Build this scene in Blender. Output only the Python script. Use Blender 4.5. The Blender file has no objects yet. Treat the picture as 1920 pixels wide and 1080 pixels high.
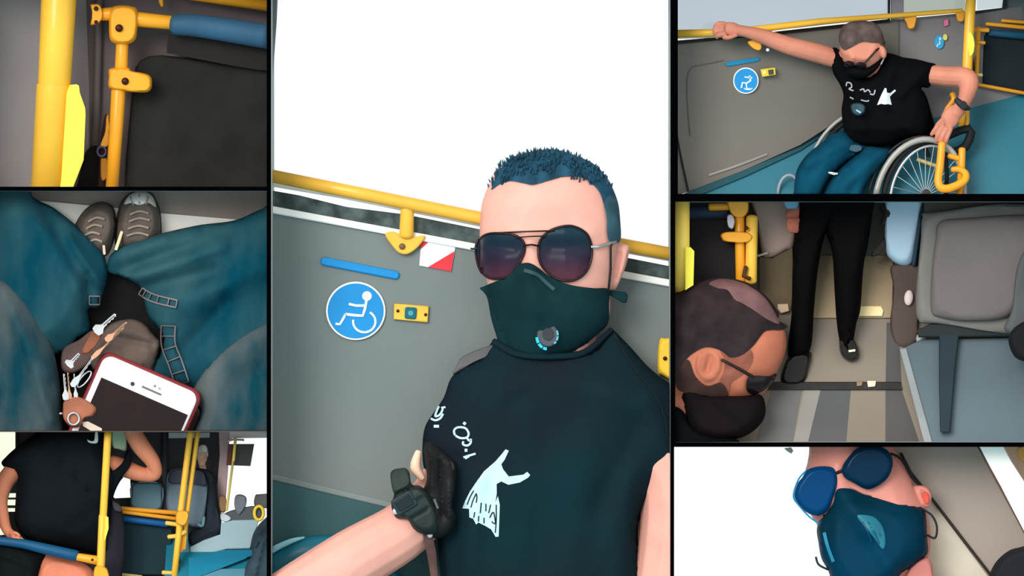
import bpy, bmesh, math, random
import numpy as np
from mathutils import Vector, Matrix, noise as mnoise
from mathutils.geometry import delaunay_2d_cdt
random.seed(7)
S = bpy.context.scene
C = S.collection
# ---------------- camera, world, lights, exposure ----------------
CAMD = 24.0                                   # camera distance in metres, long lens
cam = bpy.data.cameras.new('camera'); cam.sensor_width = 36; cam.lens = 36*CAMD/1.92
cam.clip_start = 1; cam.clip_end = 200
co = bpy.data.objects.new('camera', cam); C.objects.link(co)
co.location = (0, -CAMD, 0); co.rotation_euler = (math.pi/2, 0, 0); S.camera = co
S.view_settings.view_transform = 'Standard'; S.view_settings.look = 'None'
S.view_settings.exposure = 0.25; S.view_settings.gamma = 1.0
S.view_settings.use_curve_mapping = False
W = bpy.data.worlds.new('sky'); S.world = W; W.use_nodes = True
nt = W.node_tree; bg = nt.nodes['Background']; bg.inputs[1].default_value = 1.0
tc = nt.nodes.new('ShaderNodeTexCoord'); sx = nt.nodes.new('ShaderNodeSeparateXYZ')
rp = nt.nodes.new('ShaderNodeValToRGB'); mr = nt.nodes.new('ShaderNodeMapRange')
nt.links.new(tc.outputs['Generated'], sx.inputs[0]); nt.links.new(sx.outputs[2], mr.inputs[0])
mr.inputs[1].default_value = -1; mr.inputs[2].default_value = 1
nt.links.new(mr.outputs[0], rp.inputs[0]); nt.links.new(rp.outputs[0], bg.inputs[0])
e = rp.color_ramp.elements
e[0].position = 0.30; e[0].color = (.25, .55, .64, 1)      # ground bounce below the horizon
e[1].position = 0.44; e[1].color = (.97, 1, .98, 1)        # bright overcast sky
sun = bpy.data.lights.new('sun', 'SUN'); sun.energy = 2.0; sun.angle = math.radians(28); sun.color = (1, .97, .93)
so = bpy.data.objects.new('sun', sun); C.objects.link(so)
so.rotation_euler = Vector((.45, 1, -.38)).to_track_quat('-Z', 'Y').to_euler()

# ---------------- helpers ----------------
QX, QY, QS = 0.0, 0.0, 1.0
CELL = None; CELLOF = {}; WLOC = {}
def Q(x, y, s):
    global QX, QY, QS; QX, QY, QS = x, y, s
def px(x, y): return (QX+x/QS, QY+y/QS)
def P(x, y, d):                               # photo pixel at depth d (mm behind the front plane) -> world
    k = (CAMD+d*.001)/CAMD*.001
    return Vector(((x-960)*k, d*.001, (540-y)*k))
def V(x, y, d): return P(*px(x, y), d)
def lin(c): return tuple(((v/255)/12.92 if v/255 <= .04045 else ((v/255+.055)/1.055)**2.4) for v in c)
MATS = {}
def mat(rgb, rough=.55, var=.10, scale=6, bump=0.0, bscale=60, metal=0.0, stretch=(1, 1, 1), rgb2=None, spec=.25, alpha=None, coat=0):
    key = (tuple(rgb), rough, var, scale, bump, bscale, metal, stretch, rgb2, spec, alpha, coat)
    if key in MATS: return MATS[key]
    m = bpy.data.materials.new('material'); m.use_nodes = True; n = m.node_tree; b = n.nodes['Principled BSDF']
    c1 = lin(rgb); c2 = lin(rgb2) if rgb2 else tuple(v*(1-var*2) for v in c1)
    if not rgb2: c1 = tuple(min(1, v*(1+var)) for v in c1)
    t = n.nodes.new('ShaderNodeTexCoord'); mp = n.nodes.new('ShaderNodeMapping'); mp.inputs['Scale'].default_value = stretch
    no = n.nodes.new('ShaderNodeTexNoise'); no.inputs['Scale'].default_value = scale; no.inputs['Detail'].default_value = 6
    r = n.nodes.new('ShaderNodeValToRGB'); r.color_ramp.elements[0].position = .35; r.color_ramp.elements[1].position = .65
    r.color_ramp.elements[0].color = (*c2, 1); r.color_ramp.elements[1].color = (*c1, 1)
    n.links.new(t.outputs['Object'], mp.inputs[0]); n.links.new(mp.outputs[0], no.inputs['Vector'])
    n.links.new(no.outputs['Fac'], r.inputs[0]); n.links.new(r.outputs[0], b.inputs['Base Color'])
    b.inputs['Roughness'].default_value = rough; b.inputs['Metallic'].default_value = metal
    b.inputs['Specular IOR Level'].default_value = spec; b.inputs['Coat Weight'].default_value = coat
    if bump:
        nb = n.nodes.new('ShaderNodeTexNoise'); nb.inputs['Scale'].default_value = bscale; nb.inputs['Detail'].default_value = 4
        bp = n.nodes.new('ShaderNodeBump'); bp.inputs['Strength'].default_value = bump; bp.inputs['Distance'].default_value = .002
        n.links.new(mp.outputs[0], nb.inputs['Vector']); n.links.new(nb.outputs['Fac'], bp.inputs['Height']); n.links.new(bp.outputs[0], b.inputs['Normal'])
    MATS[key] = m; return m
def glass(rgb, rough=.0):
    m = bpy.data.materials.new('glass'); m.use_nodes = True; n = m.node_tree; n.nodes.clear()
    o = n.nodes.new('ShaderNodeOutputMaterial'); tr = n.nodes.new('ShaderNodeBsdfTransparent'); gl = n.nodes.new('ShaderNodeBsdfGlossy')
    mx = n.nodes.new('ShaderNodeMixShader'); mx.inputs[0].default_value = .04; gl.inputs['Roughness'].default_value = .1
    no = n.nodes.new('ShaderNodeTexNoise'); no.inputs['Scale'].default_value = 5; tcn = n.nodes.new('ShaderNodeTexCoord'); n.links.new(tcn.outputs['Object'], no.inputs['Vector'])
    r = n.nodes.new('ShaderNodeValToRGB'); c = lin(rgb)
    r.color_ramp.elements[0].color = tuple(v*.9 for v in c)+(1,); r.color_ramp.elements[1].color = (*c, 1)
    n.links.new(no.outputs['Fac'], r.inputs[0]); n.links.new(r.outputs[0], tr.inputs[0])
    n.links.new(tr.outputs[0], mx.inputs[1]); n.links.new(gl.outputs[0], mx.inputs[2]); n.links.new(mx.outputs[0], o.inputs[0])
    return m
def tag(o, label=None, cat=None, group=None, kind=None):
    if label: o['label'] = label
    if cat: o['category'] = cat
    if group: o['group'] = group
    if kind: o['kind'] = kind
    return o
def thing(name, label, cat, x, y, d, group=None):
    o = bpy.data.objects.new(name, None); C.objects.link(o); o.empty_display_size = .02
    o.location = V(x, y, d); WLOC[o] = o.location.copy(); return tag(o, label, cat, group)
def obj(name, geo, m, parent=None, smooth=True, label=None, cat=None, group=None, kind=None):
    vs, fs = geo
    vs = [Vector(v) for v in vs]
    c = sum(vs, Vector())/len(vs)
    me = bpy.data.meshes.new(name); me.from_pydata([v-c for v in vs], [], fs); me.update()
    bm = bmesh.new(); bm.from_mesh(me); bmesh.ops.recalc_face_normals(bm, faces=bm.faces[:]); bm.to_mesh(me); bm.free()
    if smooth:
        for p in me.polygons: p.use_smooth = True
        me.set_sharp_from_angle(angle=math.radians(50))
        nf = getattr(geo, 'nflat', 0)
        if nf:
            for p in me.polygons[len(me.polygons)-nf:]: p.use_smooth = False
    me.materials.append(m)
    o = bpy.data.objects.new(name, me); C.objects.link(o)
    if parent: o.parent = parent; o.location = c-WLOC[parent]
    else: o.location = c
    WLOC[o] = c; CELLOF[o] = CELL
    return tag(o, label, cat, group, kind)
class Geo(tuple): nflat = 0
def join(*geos):
    vs, fs = [], []
    for v, f in geos:
        k = len(vs); vs += list(v); fs += [tuple(i+k for i in t) for t in f]
    return vs, fs
def catmull(pts, n=6, closed=False):
    pts = [tuple(p) for p in pts]; N = len(pts); out = []
    if N < 3: return pts
    rng = range(N) if closed else range(N-1)
    for i in rng:
        if closed: a, b, c, d = pts[i-1], pts[i], pts[(i+1) % N], pts[(i+2) % N]
        else: a, b, c, d = pts[max(i-1, 0)], pts[i], pts[i+1], pts[min(i+2, N-1)]
        for k in range(n):
            t = k/n
            out.append(tuple(.5*((2*q)+(-p+r)*t+(2*p-5*q+4*r-s)*t*t+(-p+3*q-3*r+s)*t**3) for p, q, r, s in zip(a, b, c, d)))
    if not closed: out.append(pts[-1])
    return out
def inside_grid(poly, X, Y):
    ins = np.zeros(X.shape, bool); n = len(poly)
    for i in range(n):
        x1, y1 = poly[i]; x2, y2 = poly[(i+1) % n]
        if y1 == y2: continue
        c = ((y1 > Y) != (y2 > Y)) & (X < (x2-x1)*(Y-y1)/(y2-y1)+x1)
        ins ^= c
    return ins
class Field:                                  # smooth 0..1 puff height over an outline
    def __init__(s, poly, cells=64):
        a = np.array(poly); s.x0, s.y0 = a.min(0); x1, y1 = a.max(0)
        s.g = max(x1-s.x0, y1-s.y0)/cells
        nx = int((x1-s.x0)/s.g)+4; ny = int((y1-s.y0)/s.g)+4
        s.x0 -= s.g; s.y0 -= s.g
        X, Y = np.meshgrid(s.x0+np.arange(nx)*s.g, s.y0+np.arange(ny)*s.g)
        m = inside_grid(poly, X, Y); u = np.zeros(X.shape)
        for k in range(int(cells*cells*.45)):
            v = .25*(np.roll(u, 1, 0)+np.roll(u, -1, 0)+np.roll(u, 1, 1)+np.roll(u, -1, 1)+1)
            u = np.where(m, v, 0)
        s.u = u/max(u.max(), 1e-9)
    def __call__(s, x, y):
        i = (x-s.x0)/s.g; j = (y-s.y0)/s.g; i0, j0 = int(math.floor(i)), int(math.floor(j))
        if i0 < 0 or j0 < 0 or i0 >= s.u.shape[1]-1 or j0 >= s.u.shape[0]-1: return 0.0
        a, b = i-i0, j-j0; u = s.u
        v = (u[j0, i0]*(1-a)+u[j0, i0+1]*a)*(1-b)+(u[j0+1, i0]*(1-a)+u[j0+1, i0+1]*a)*b
        return math.sqrt(max(v, 0))
def densify(poly, step):
    out = []
    for i, a in enumerate(poly):
        b = poly[(i+1) % len(poly)]; L = math.hypot(b[0]-a[0], b[1]-a[1]); n = max(1, int(L/step+.5))
        out += [(a[0]+(b[0]-a[0])*k/n, a[1]+(b[1]-a[1])*k/n) for k in range(n)]
    return out
def as_fn(d): return d if callable(d) else (lambda x, y: d)
def shell(pts, d, T, B=None, k=1.0, step=None, extra=None, curve=True, front=None, back=None, flat=False, holes=()):
    """closed rounded body over an outline (zoom coordinates); d mid depth, T front bulge, B back bulge, all mm.
    front/back override the depth functions f(x, y, h) in photo pixels."""
    poly = [px(*p) for p in pts]
    a = np.array(poly); size = float((a.max(0)-a.min(0)).max()); step = step or size/34
    if curve: poly = catmull(poly, 5, True)
    poly = densify(poly, step)
    poly = [p for i, p in enumerate(poly) if math.dist(p, poly[i-1]) > step*.15]
    fld = (lambda x, y: 1.0) if flat else Field(poly, int(min(60, max(16, size/step*1.4))))
    B = T if B is None else B; d = as_fn(d)
    nb = len(poly)
    a = np.array(poly); (x0, y0), (x1, y1) = a.min(0), a.max(0)
    X, Y = np.meshgrid(np.arange(x0+step/2, x1, step), np.arange(y0+step/2, y1, step*.87))
    X[1::2] += step/2
    ok = inside_grid(poly, X, Y)
    A, Bb = a, np.roll(a, -1, 0)
    pts2 = []; hov = {}; fixed = 0
    if not flat and k >= 1.5:
        sg = 1 if (np.roll(a, 1, 0)[:, 0]*a[:, 1]-a[:, 0]*np.roll(a, 1, 0)[:, 1]).sum() > 0 else -1
        tn = np.roll(a, -1, 0)-np.roll(a, 1, 0); tn /= np.sqrt((tn**2).sum(1))[:, None]+1e-9; nn = np.stack([-tn[:, 1], tn[:, 0]], 1)*sg
        rings = []
        for off in (.3, .9):
            R = a+nn*step*off; hv = np.array([min(1.0, k*fld(*p)) for p in R])
            for _ in range(6): hv = (np.roll(hv, 1)+hv*2+np.roll(hv, -1))/4
            inn = inside_grid(poly, R[:, 0], R[:, 1])
            for p, h_, i_ in zip(R, hv, inn):
                if not i_: continue
                ab = Bb-A; t = np.clip(((p-A)*ab).sum(1)/((ab**2).sum(1)+1e-9), 0, 1)
                if np.sqrt((((A+ab*t[:, None])-p)**2).sum(1)).min() > step*off*.8: hov[nb+len(pts2)] = float(h_); pts2.append((float(p[0]), float(p[1])))
        fixed = 1
    lim = 1.35 if fixed else .45
    for x, y in zip(X[ok], Y[ok]):
        q = np.array((x, y)); ab = Bb-A; t = np.clip(((q-A)*ab).sum(1)/((ab**2).sum(1)+1e-9), 0, 1)
        if np.sqrt((((A+ab*t[:, None])-q)**2).sum(1)).min() > step*lim: pts2.append((x, y))
    cv, ce, cf, ov, oe, of = delaunay_2d_cdt([Vector(p) for p in poly]+[Vector(p) for p in pts2], [], [list(range(nb))], 1, 1e-6, True)
    cen = np.array([[sum(cv[i].x for i in f)/3, sum(cv[i].y for i in f)/3] for f in cf])
    keep = inside_grid(poly, cen[:, 0], cen[:, 1]); cf = [f for f, k_ in zip(cf, keep) if k_]
    bset = set()
    for i, o in enumerate(ov):
        if any(q < nb for q in o): bset.add(i)
    if not cf: raise RuntimeError('bad outline')
    H = lambda x, y: min(1.0, k*fld(x, y))
    def fr(x, y, h=None):
        h = H(x, y) if h is None else h
        return front(x, y, h) if front else d(x, y)-T*h-(extra(x, y)*min(1, h*2) if extra else 0)
    def bk(x, y, h=None):
        h = H(x, y) if h is None else h
        return back(x, y, h) if back else d(x, y)+B*h
    nv = len(cv); vs = []; wall = flat or front is not None or back is not None
    ho = [next((hov[q] for q in o if q in hov), None) for o in ov]
    for i, v in enumerate(cv):
        vs.append(P(v.x, v.y, d(v.x, v.y) if (i in bset and not wall) else fr(v.x, v.y, ho[i])))
    fs = [tuple(f) for f in cf]
    bidx = {}
    for i, v in enumerate(cv):
        if i in bset and not wall: bidx[i] = i
        else: bidx[i] = len(vs); vs.append(P(v.x, v.y, bk(v.x, v.y, ho[i])))
    fs2 = [tuple(bidx[i] for i in reversed(f)) for f in fs]
    ed = {}
    for f in fs:
        for q in range(len(f)):
            e_ = (f[q], f[(q+1) % len(f)]); ed[e_] = 1
    side = []
    if wall:
        for (p, q) in ed:
            if (q, p) not in ed: side.append((q, p, bidx[p], bidx[q]))
    g = (vs, fs+fs2+side)
    shell.front = fr; shell.back = bk
    return g
def plate(pts, d, th, curve=False, hole=None):
    """flat plate, front face at depth d (number, function, or per-point list), thickness th mm"""
    if curve: pts = catmull(pts, 5, True)
    n = len(pts); dd = []
    for i, p in enumerate(pts):
        q = px(*p[:2]); dd.append(p[2] if len(p) > 2 else (d(*q) if callable(d) else d))
    vs = [V(p[0], p[1], z) for p, z in zip(pts, dd)]+[V(p[0], p[1], z+th) for p, z in zip(pts, dd)]
    fs = [tuple(range(n)), tuple(range(2*n-1, n-1, -1))]+[(i, (i+1) % n, n+(i+1) % n, n+i) for i in range(n)]
    if n > 4:
        tri = delaunay_2d_cdt([Vector(px(*p[:2])) for p in pts], [], [list(range(n))], 1, 1e-6, True)
        if len(tri[0]) == n and all(len(o) == 1 for o in tri[3]):
            mp = [o[0] for o in tri[3]]; pp = [px(*p[:2]) for p in pts]
            cn = np.array([[sum(tri[0][i].x for i in f)/3, sum(tri[0][i].y for i in f)/3] for f in tri[2]])
            kp = inside_grid(pp, cn[:, 0], cn[:, 1]); tri = (tri[0], tri[1], [f for f, k_ in zip(tri[2], kp) if k_], tri[3])
            fs = [tuple(mp[i] for i in f) for f in tri[2]]+[tuple(n+mp[i] for i in reversed(f)) for f in tri[2]]+fs[2:]
    return vs, fs
def slab(pts, d, th, bev=3, curve=False, n=3):
    """flat plate with rounded front edge: bev in zoom units"""
    if curve: pts = catmull(pts, 5, True)
    N = len(pts); A2 = sum(pts[i-1][0]*pts[i][1]-pts[i][0]*pts[i-1][1] for i in range(N)); sg = 1 if A2 > 0 else -1
    nm = []
    for i in range(N):
        a, b = pts[i-1], pts[(i+1) % N]; l = math.dist(a, b) or 1; nm.append((-(b[1]-a[1])/l*sg, (b[0]-a[0])/l*sg))
    d = as_fn(d); vs = []; bm_ = bev/QS
    for k in range(n+1):
        t = math.pi/2*k/n; ins = bev*(1-math.cos(t)); up = bm_*(1-math.sin(t))
        for p, q in zip(pts, nm):
            x, y = p[0]+q[0]*ins, p[1]+q[1]*ins; vs.append(V(x, y, d(*px(x, y))+up))
    for p in pts: vs.append(V(p[0], p[1], d(*px(*p))+th))
    fs = []
    for k in range(n):
        for i in range(N): fs.append((k*N+i, k*N+(i+1) % N, (k+1)*N+(i+1) % N, (k+1)*N+i))
    for i in range(N): fs.append((i, (n+1)*N+i, (n+1)*N+(i+1) % N, (i+1) % N))
    from mathutils.geometry import tessellate_polygon
    k0 = len(fs)
    for base in (n*N, (n+1)*N):
        for t in tessellate_polygon([[Vector((vs[base+i].x, vs[base+i].z, 0)) for i in range(N)]]): fs.append(tuple(base+i for i in t))
    g = Geo((vs, fs)); g.nflat = len(fs)-k0
    return g
def frames(ps):
    out = []; up = None
    for i, p in enumerate(ps):
        t = (ps[min(i+1, len(ps)-1)]-ps[max(i-1, 0)]).normalized()
        if up is None: up = Vector((0, 1, 0)) if abs(t.y) < .9 else Vector((0, 0, 1))
        a = up-t*up.dot(t)
        if a.length < 1e-6: a = t.orthogonal()
        a.normalize(); b = t.cross(a); up = a; out.append((a, b, t))
    return out
def tube(pts, r, seg=14, curve=0, flatd=1.0, closed=False, rnd=True):
    """swept tube, pts (x, y, d); r zoom units (number or list); flatd squeezes depth"""
    if curve:
        if isinstance(r, (list, tuple)): q = catmull([tuple(p)+(rr,) for p, rr in zip(pts, r)], curve, closed); pts = [a[:3] for a in q]; r = [a[3] for a in q]
        else: pts = catmull(pts, curve, closed)
    ps = [V(*p) for p in pts]; n = len(ps)
    rs = [q/QS*.001 for q in (r if isinstance(r, (list, tuple)) else [r]*n)]
    if closed: ps = ps+[ps[0]]; rs = rs+[rs[0]]
    F = frames(ps); vs, fs = [], []
    rings = [(ps[i], rs[i], F[i]) for i in range(len(ps))]
    if not closed and rnd:
        a0, r0, f0 = rings[0]; a1, r1, f1 = rings[-1]
        pre = [(a0-f0[2]*r0*math.sin(t)*.6, r0*math.cos(t), f0) for t in (1.35, .9, .45)]
        post = [(a1+f1[2]*r1*math.sin(t)*.6, r1*math.cos(t), f1) for t in (.45, .9, 1.35)]
        rings = pre+rings+post
    for p, rr, (a, b, t) in rings:
        for s_ in range(seg):
            w = 2*math.pi*s_/seg; vs.append(p+a*math.cos(w)*rr*flatd+b*math.sin(w)*rr)
    m = len(rings)
    for i in range(m-1):
        for s_ in range(seg):
            fs.append((i*seg+s_, i*seg+(s_+1) % seg, (i+1)*seg+(s_+1) % seg, (i+1)*seg+s_))
    fs.append(tuple(range(seg))); fs.append(tuple(range((m-1)*seg, m*seg)))
    return vs, fs
def ball(x, y, d, rx, ry=None, rd=None, rot=0, seg=18, tilt=0):
    """ellipsoid, rx ry rd zoom units, rot degrees in the picture plane"""
    ry = ry or rx; rd = rd or rx; c = V(x, y, d); vs, fs = [], []; k = .001/QS; a = math.radians(rot)
    for i in range(1, seg//2):
        th = math.pi*i/(seg//2)
        for j in range(seg):
            ph = 2*math.pi*j/seg
            u = Vector((math.sin(th)*math.cos(ph)*rx, math.sin(th)*math.sin(ph)*rd, math.cos(th)*ry))*k
            u = Matrix.Rotation(a, 3, 'Y') @ u; u = Matrix.Rotation(math.radians(tilt), 3, 'X') @ u
            vs.append(c+u)
    top = len(vs)
    for sg in (1, -1):
        u = Matrix.Rotation(a, 3, 'Y') @ Vector((0, 0, sg*ry*k)); vs.append(c+Matrix.Rotation(math.radians(tilt), 3, 'X') @ u)
    R = seg//2-1
    for i in range(R-1):
        for j in range(seg): fs.append((i*seg+j, i*seg+(j+1) % seg, (i+1)*seg+(j+1) % seg, (i+1)*seg+j))
    for j in range(seg):
        fs.append((top, (j+1) % seg, j)); fs.append((top+1, (R-1)*seg+j, (R-1)*seg+(j+1) % seg))
    return vs, fs
def chain(pts, r, n=5, flatd=1.0): return tube(pts, r, 14, n, flatd)
def blob(parts, voxel=2.5, it=4, fac=.5):
    """fuse closed parts into one continuous skin"""
    vs, fs = join(*parts)
    me = bpy.data.meshes.new('tmp'); me.from_pydata([tuple(v) for v in vs], [], fs); me.update()
    bm = bmesh.new(); bm.from_mesh(me); bmesh.ops.recalc_face_normals(bm, faces=bm.faces[:]); bm.to_mesh(me); bm.free()
    o = bpy.data.objects.new('tmp', me); C.objects.link(o)
    a = o.modifiers.new('r', 'REMESH'); a.mode = 'VOXEL'; a.voxel_size = voxel*.001
    b = o.modifiers.new('s', 'SMOOTH'); b.factor = fac; b.iterations = it
    dg = bpy.context.evaluated_depsgraph_get(); ev = o.evaluated_get(dg); m2 = bpy.data.meshes.new_from_object(ev)
    g = ([v.co.copy() for v in m2.vertices], [tuple(p.vertices) for p in m2.polygons])
    bpy.data.objects.remove(o); bpy.data.meshes.remove(me); bpy.data.meshes.remove(m2)
    return g
def stroke(pts, w, surf, off=1.0, th=1.2, curve=4):
    """flat painted or printed line lying on a surface: surf(x, y) depth in px"""
    if curve and len(pts) > 2: pts = catmull(pts, curve)
    ps = [px(*p) for p in pts]; w = w/QS/2; L, R = [], []
    for i, p in enumerate(ps):
        a = ps[max(i-1, 0)]; b = ps[min(i+1, len(ps)-1)]; dx, dy = b[0]-a[0], b[1]-a[1]; l = math.hypot(dx, dy) or 1
        nx, ny = -dy/l*w, dx/l*w; L.append((p[0]+nx, p[1]+ny)); R.append((p[0]-nx, p[1]-ny))
    surf = as_fn(surf); n = len(ps); vs = []
    for o_ in (-off-th, 0):
        for q in L+R: vs.append(P(q[0], q[1], surf(*q)+o_))
    fs = []
    for i in range(n-1):
        fs += [(i, i+1, n+i+1, n+i), (2*n+i, 3*n+i, 3*n+i+1, 2*n+i+1), (i, 2*n+i, 2*n+i+1, i+1), (n+i, n+i+1, 3*n+i+1, 3*n+i)]
    fs += [(0, n, 3*n, 2*n), (n-1, 3*n-1, 4*n-1, 2*n-1)]
    return vs, fs
def ell(cx, cy, rx, ry, n=24, a0=0, a1=360, rot=0):
    out = []; r = math.radians(rot)
    full = abs(a1-a0) >= 360
    for i in range(n if full else n+1):
        t = math.radians(a0+(a1-a0)*i/n); x, y = rx*math.cos(t), ry*math.sin(t)
        out.append((cx+x*math.cos(r)-y*math.sin(r), cy+x*math.sin(r)+y*math.cos(r)))
    return out
def plane_fn(p1, p2, p3):                     # depth plane through three (x, y, d) given in zoom coordinates
    q = [np.array((*px(p[0], p[1]), p[2]), float) for p in (p1, p2, p3)]
    n = np.cross(q[1]-q[0], q[2]-q[0])
    return lambda x, y: float(q[0][2]-(n[0]*(x-q[0][0])+n[1]*(y-q[0][1]))/n[2])
def fold(lst):                                # cloth folds: list of (x1,y1,x2,y2,width,height mm) in zoom coordinates
    L = [(*px(a, b), *px(c, d_), w/QS, h) for a, b, c, d_, w, h in lst]
    def f(x, y):
        s = 0
        for a, b, c, d_, w, h in L:
            vx, vy = c-a, d_-b; t = max(0, min(1, ((x-a)*vx+(y-b)*vy)/(vx*vx+vy*vy)))
            dd = math.hypot(x-a-vx*t, y-b-vy*t); s += h*math.exp(-(dd/w)**2)
        return s
    return f
# ---------------- shared materials ----------------
YEL = mat((238, 160, 34), .38, .06, 5, coat=.2); YEL2 = mat((244, 186, 60), .4, .05, 5, coat=.2); YELB = mat((248, 232, 76), .45, .04, 4)
BLK = mat((3, 3, 4), .9, .05, spec=0.0); BOUNCE_LINER = mat((170, 176, 176), .7, .03); CHAR = mat((38, 37, 35), .7, .12, 12, .15, 200, spec=.05)
SCREW = mat((60, 22, 14), .4, .1, 40, metal=.3); WHT = mat((245, 245, 240), .6, .03); RUB = mat((40, 42, 44), .8, .1)
SILVER = mat((200, 202, 205), .25, .1, 20, metal=.9); SKIN = mat((232, 168, 140), .55, .05, 14, .12, 160)
SHIRT = mat((16, 42, 48), .9, .12, 3, .3, 500, spec=.03, rgb2=(26, 31, 38)); SHIRTK = mat((12, 13, 16), .9, .15, 10, .3, 500, spec=.03)
# ---------------- the setting: black partition frame between the seven compartments ----------------
DEP = 330
CA = (-40, -40, 500, 350); CB = (-40, 358, 501, 808); CC = (-40, 810, 500, 1120)
CD = (508, -40, 1257, 1120); CE = (1271, -40, 1960, 363.5); CF = (1266, 378, 1960, 829.5); CG = (1264, 838, 1960, 1120)
def board(name, x0, y0, x1, y1, m=BLK, kind='structure'):
    vs = [Vector(((x-960)*.001, d, (540-y)*.001)) for d in (0, DEP*.001) for x, y in ((x0, y0), (x1, y0), (x1, y1), (x0, y1))]
    if m is BLK: vs = vs[:4]+[Vector((v.x, .012, v.z)) for v in vs[:4]]
    if m is BLK:
        v2 = [Vector((v.x, .012, v.z)) for v in vs[:4]]+[Vector((v.x, DEP*.001, v.z)) for v in vs[:4]]
        obj(name.replace('trim', 'added_bounce_side'), (v2, [(0, 1, 2, 3), (7, 6, 5, 4), (0, 4, 5, 1), (1, 5, 6, 2), (2, 6, 7, 3), (3, 7, 4, 0)]), BOUNCE_LINER, None, False, kind='structure')  # pale sides added behind the black edge to reflect light into compartments
    o = obj(name, (vs, [(0, 1, 2, 3), (7, 6, 5, 4), (0, 4, 5, 1), (1, 5, 6, 2), (2, 6, 7, 3), (3, 7, 4, 0)]), m, None, False, kind=kind)
    return o
board('trim_1', 500, -40, 508, 1120); board('trim_2', 1257, -40, 1264, 1120)
board('trim_3', -40, 350, 500, 358); board('trim_4', -40, 808, 500, 810, mat((70, 60, 55)))
board('trim_5', 1264, 363.5, 1960, 378); board('trim_6', 1264, 829.5, 1960, 838)
board('trim_7', 1264, -40, 1271, 363.5); board('trim_8', 1264, 378, 1266, 829.5)
board('trim_9', -52, -52, 1972, -40); board('trim_10', -52, 1120, 1972, 1132)
board('trim_11', -52, -40, -40, 1120); board('trim_12', 1960, -40, 1972, 1120)
# ================= compartment A: yellow poles and backrest board (top left) =================
CELL = CA; Q(0, 0, 3.0)
obj('wall_back', plate([(-130, -130), (480, -130), (520, 1080), (-130, 1080)], plane_fn((0, 0, 150), (470, 0, 185), (0, 1000, 150)), 12), mat((150, 143, 145), .7, .06, 3), None, False, kind='structure')
obj('wall_right', plate([(430, -130), (1520, -130), (1520, 1080), (430, 1080)], plane_fn((430, 0, 186), (1500, 0, 205), (430, 1000, 186)), 12), mat((104, 92, 92), .7, .08, 3), None, False, kind='structure')
obj('trim_13', tube([(560, -60, 178), (545, 600, 178), (520, 1100, 178)], 22), mat((96, 88, 86), .6, .08), None, kind='structure')
t = thing('grab_pole', 'thick yellow grab pole with bright fin at left of top-left compartment', 'pole', 300, 1000, 70)
obj('pole', tube([(333, -60, 80), (305, 480, 80)], [101, 93], 24), YEL2, t)
obj('sleeve', tube([(303, 478, 80), (265, 1120, 80)], [99, 97], 24, rnd=False), YEL2, t)
obj('fin_plate', plate([(392, 478), (430, 474), (444, 482), (448, 520), (478, 605), (481, 640), (470, 900), (408, 1060), (405, 1120), (330, 1120), (345, 1000), (375, 520)], 50, 22), YELB, t, False, label='bright yellow flat fin plate')
t = thing('bracket_post', 'slim orange-yellow post with two screwed clamps and blue padded arm', 'post', 630, 1040, 120)
obj('post', tube([(688, 240, 120), (682, 400, 120)], [36, 38]), YEL, t)
obj('post', tube([(668, 480, 120), (655, 700, 120), (625, 1120, 120)], [42, 40, 36]), YEL, t)
j = obj('joint', shell([(618, 60), (650, 32), (730, 32), (775, 60), (772, 170), (760, 225), (720, 248), (655, 248), (618, 220), (612, 130)], 120, 26, k=1.7), YEL, t)
obj('screw', tube([(670, 158, 97), (670, 158, 90)], 22), SCREW, j)
k2 = obj('clamp', shell([(620, 385), (720, 380), (740, 398), (835, 420), (856, 465), (832, 518), (720, 516), (700, 510), (615, 498), (612, 430)], 120, 22, k=1.9), YEL, t)
obj('screw', tube([(704, 457, 101), (704, 457, 95)], 21), SCREW, k2)
obj('side_arm', tube([(640, 78, 120), (545, 82, 125)], [40, 34]), YEL, t)
fl = obj('flange', shell([(508, 28), (530, 22), (560, 26), (575, 60), (572, 110), (545, 135), (510, 140), (516, 100), (516, 60)], 118, 14, k=2), YEL, t)
obj('screw', tube([(540, 48, 106), (540, 48, 100)], 13), SCREW, fl)
obj('screw', tube([(540, 124, 108), (540, 124, 102)], 11), SCREW, fl)
obj('cross_tube', tube([(740, 105, 118), (965, 128, 118)], [44, 40]), YEL, t)
BLUE1 = mat((48, 88, 116), .6, .1, 8, .2, 300)
obj('padded_bar', tube([(985, 140, 112), (1120, 145, 112), (1560, 215, 112)], [58, 66, 72], curve=4), BLUE1, t, label='dull blue padded bar')
obj('bar_shadow', plate([(950, 215), (1000, 200), (1540, 280), (1540, 400), (975, 305), (940, 290)], 135, 16, True), mat((30, 26, 25), .8, .1), t, False, label='shadow under blue bar, built as a black plate')  # dark plate stands in for the shadow below the padded bar
t = thing('backrest_board', 'large black backrest board with rounded corner behind slim post', 'board', 1100, 1000, 150)
obj('panel', slab([(700, 1120), (708, 900), (735, 600), (755, 430), (762, 380), (790, 340), (840, 315), (910, 310), (1000, 320), (1250, 355), (1560, 402), (1560, 1120)], 151, 18, 18), CHAR, t)
t = thing('ceiling_rail', 'yellow rail crossing the corner above the blue padded bar', 'rail', 1200, 20, 140)
obj('rail', tube([(1000, -42, 150), (1560, 34, 150)], [34, 38]), YEL, t)
obj('hook', tube([(905, -60, 152), (906, 14, 152), (912, 34, 152)], [16, 14, 8]), YEL, t)
t = thing('hanging_buckle', 'small yellow buckle on dark strap hanging left of slim post', 'buckle', 590, 980, 150)
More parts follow.
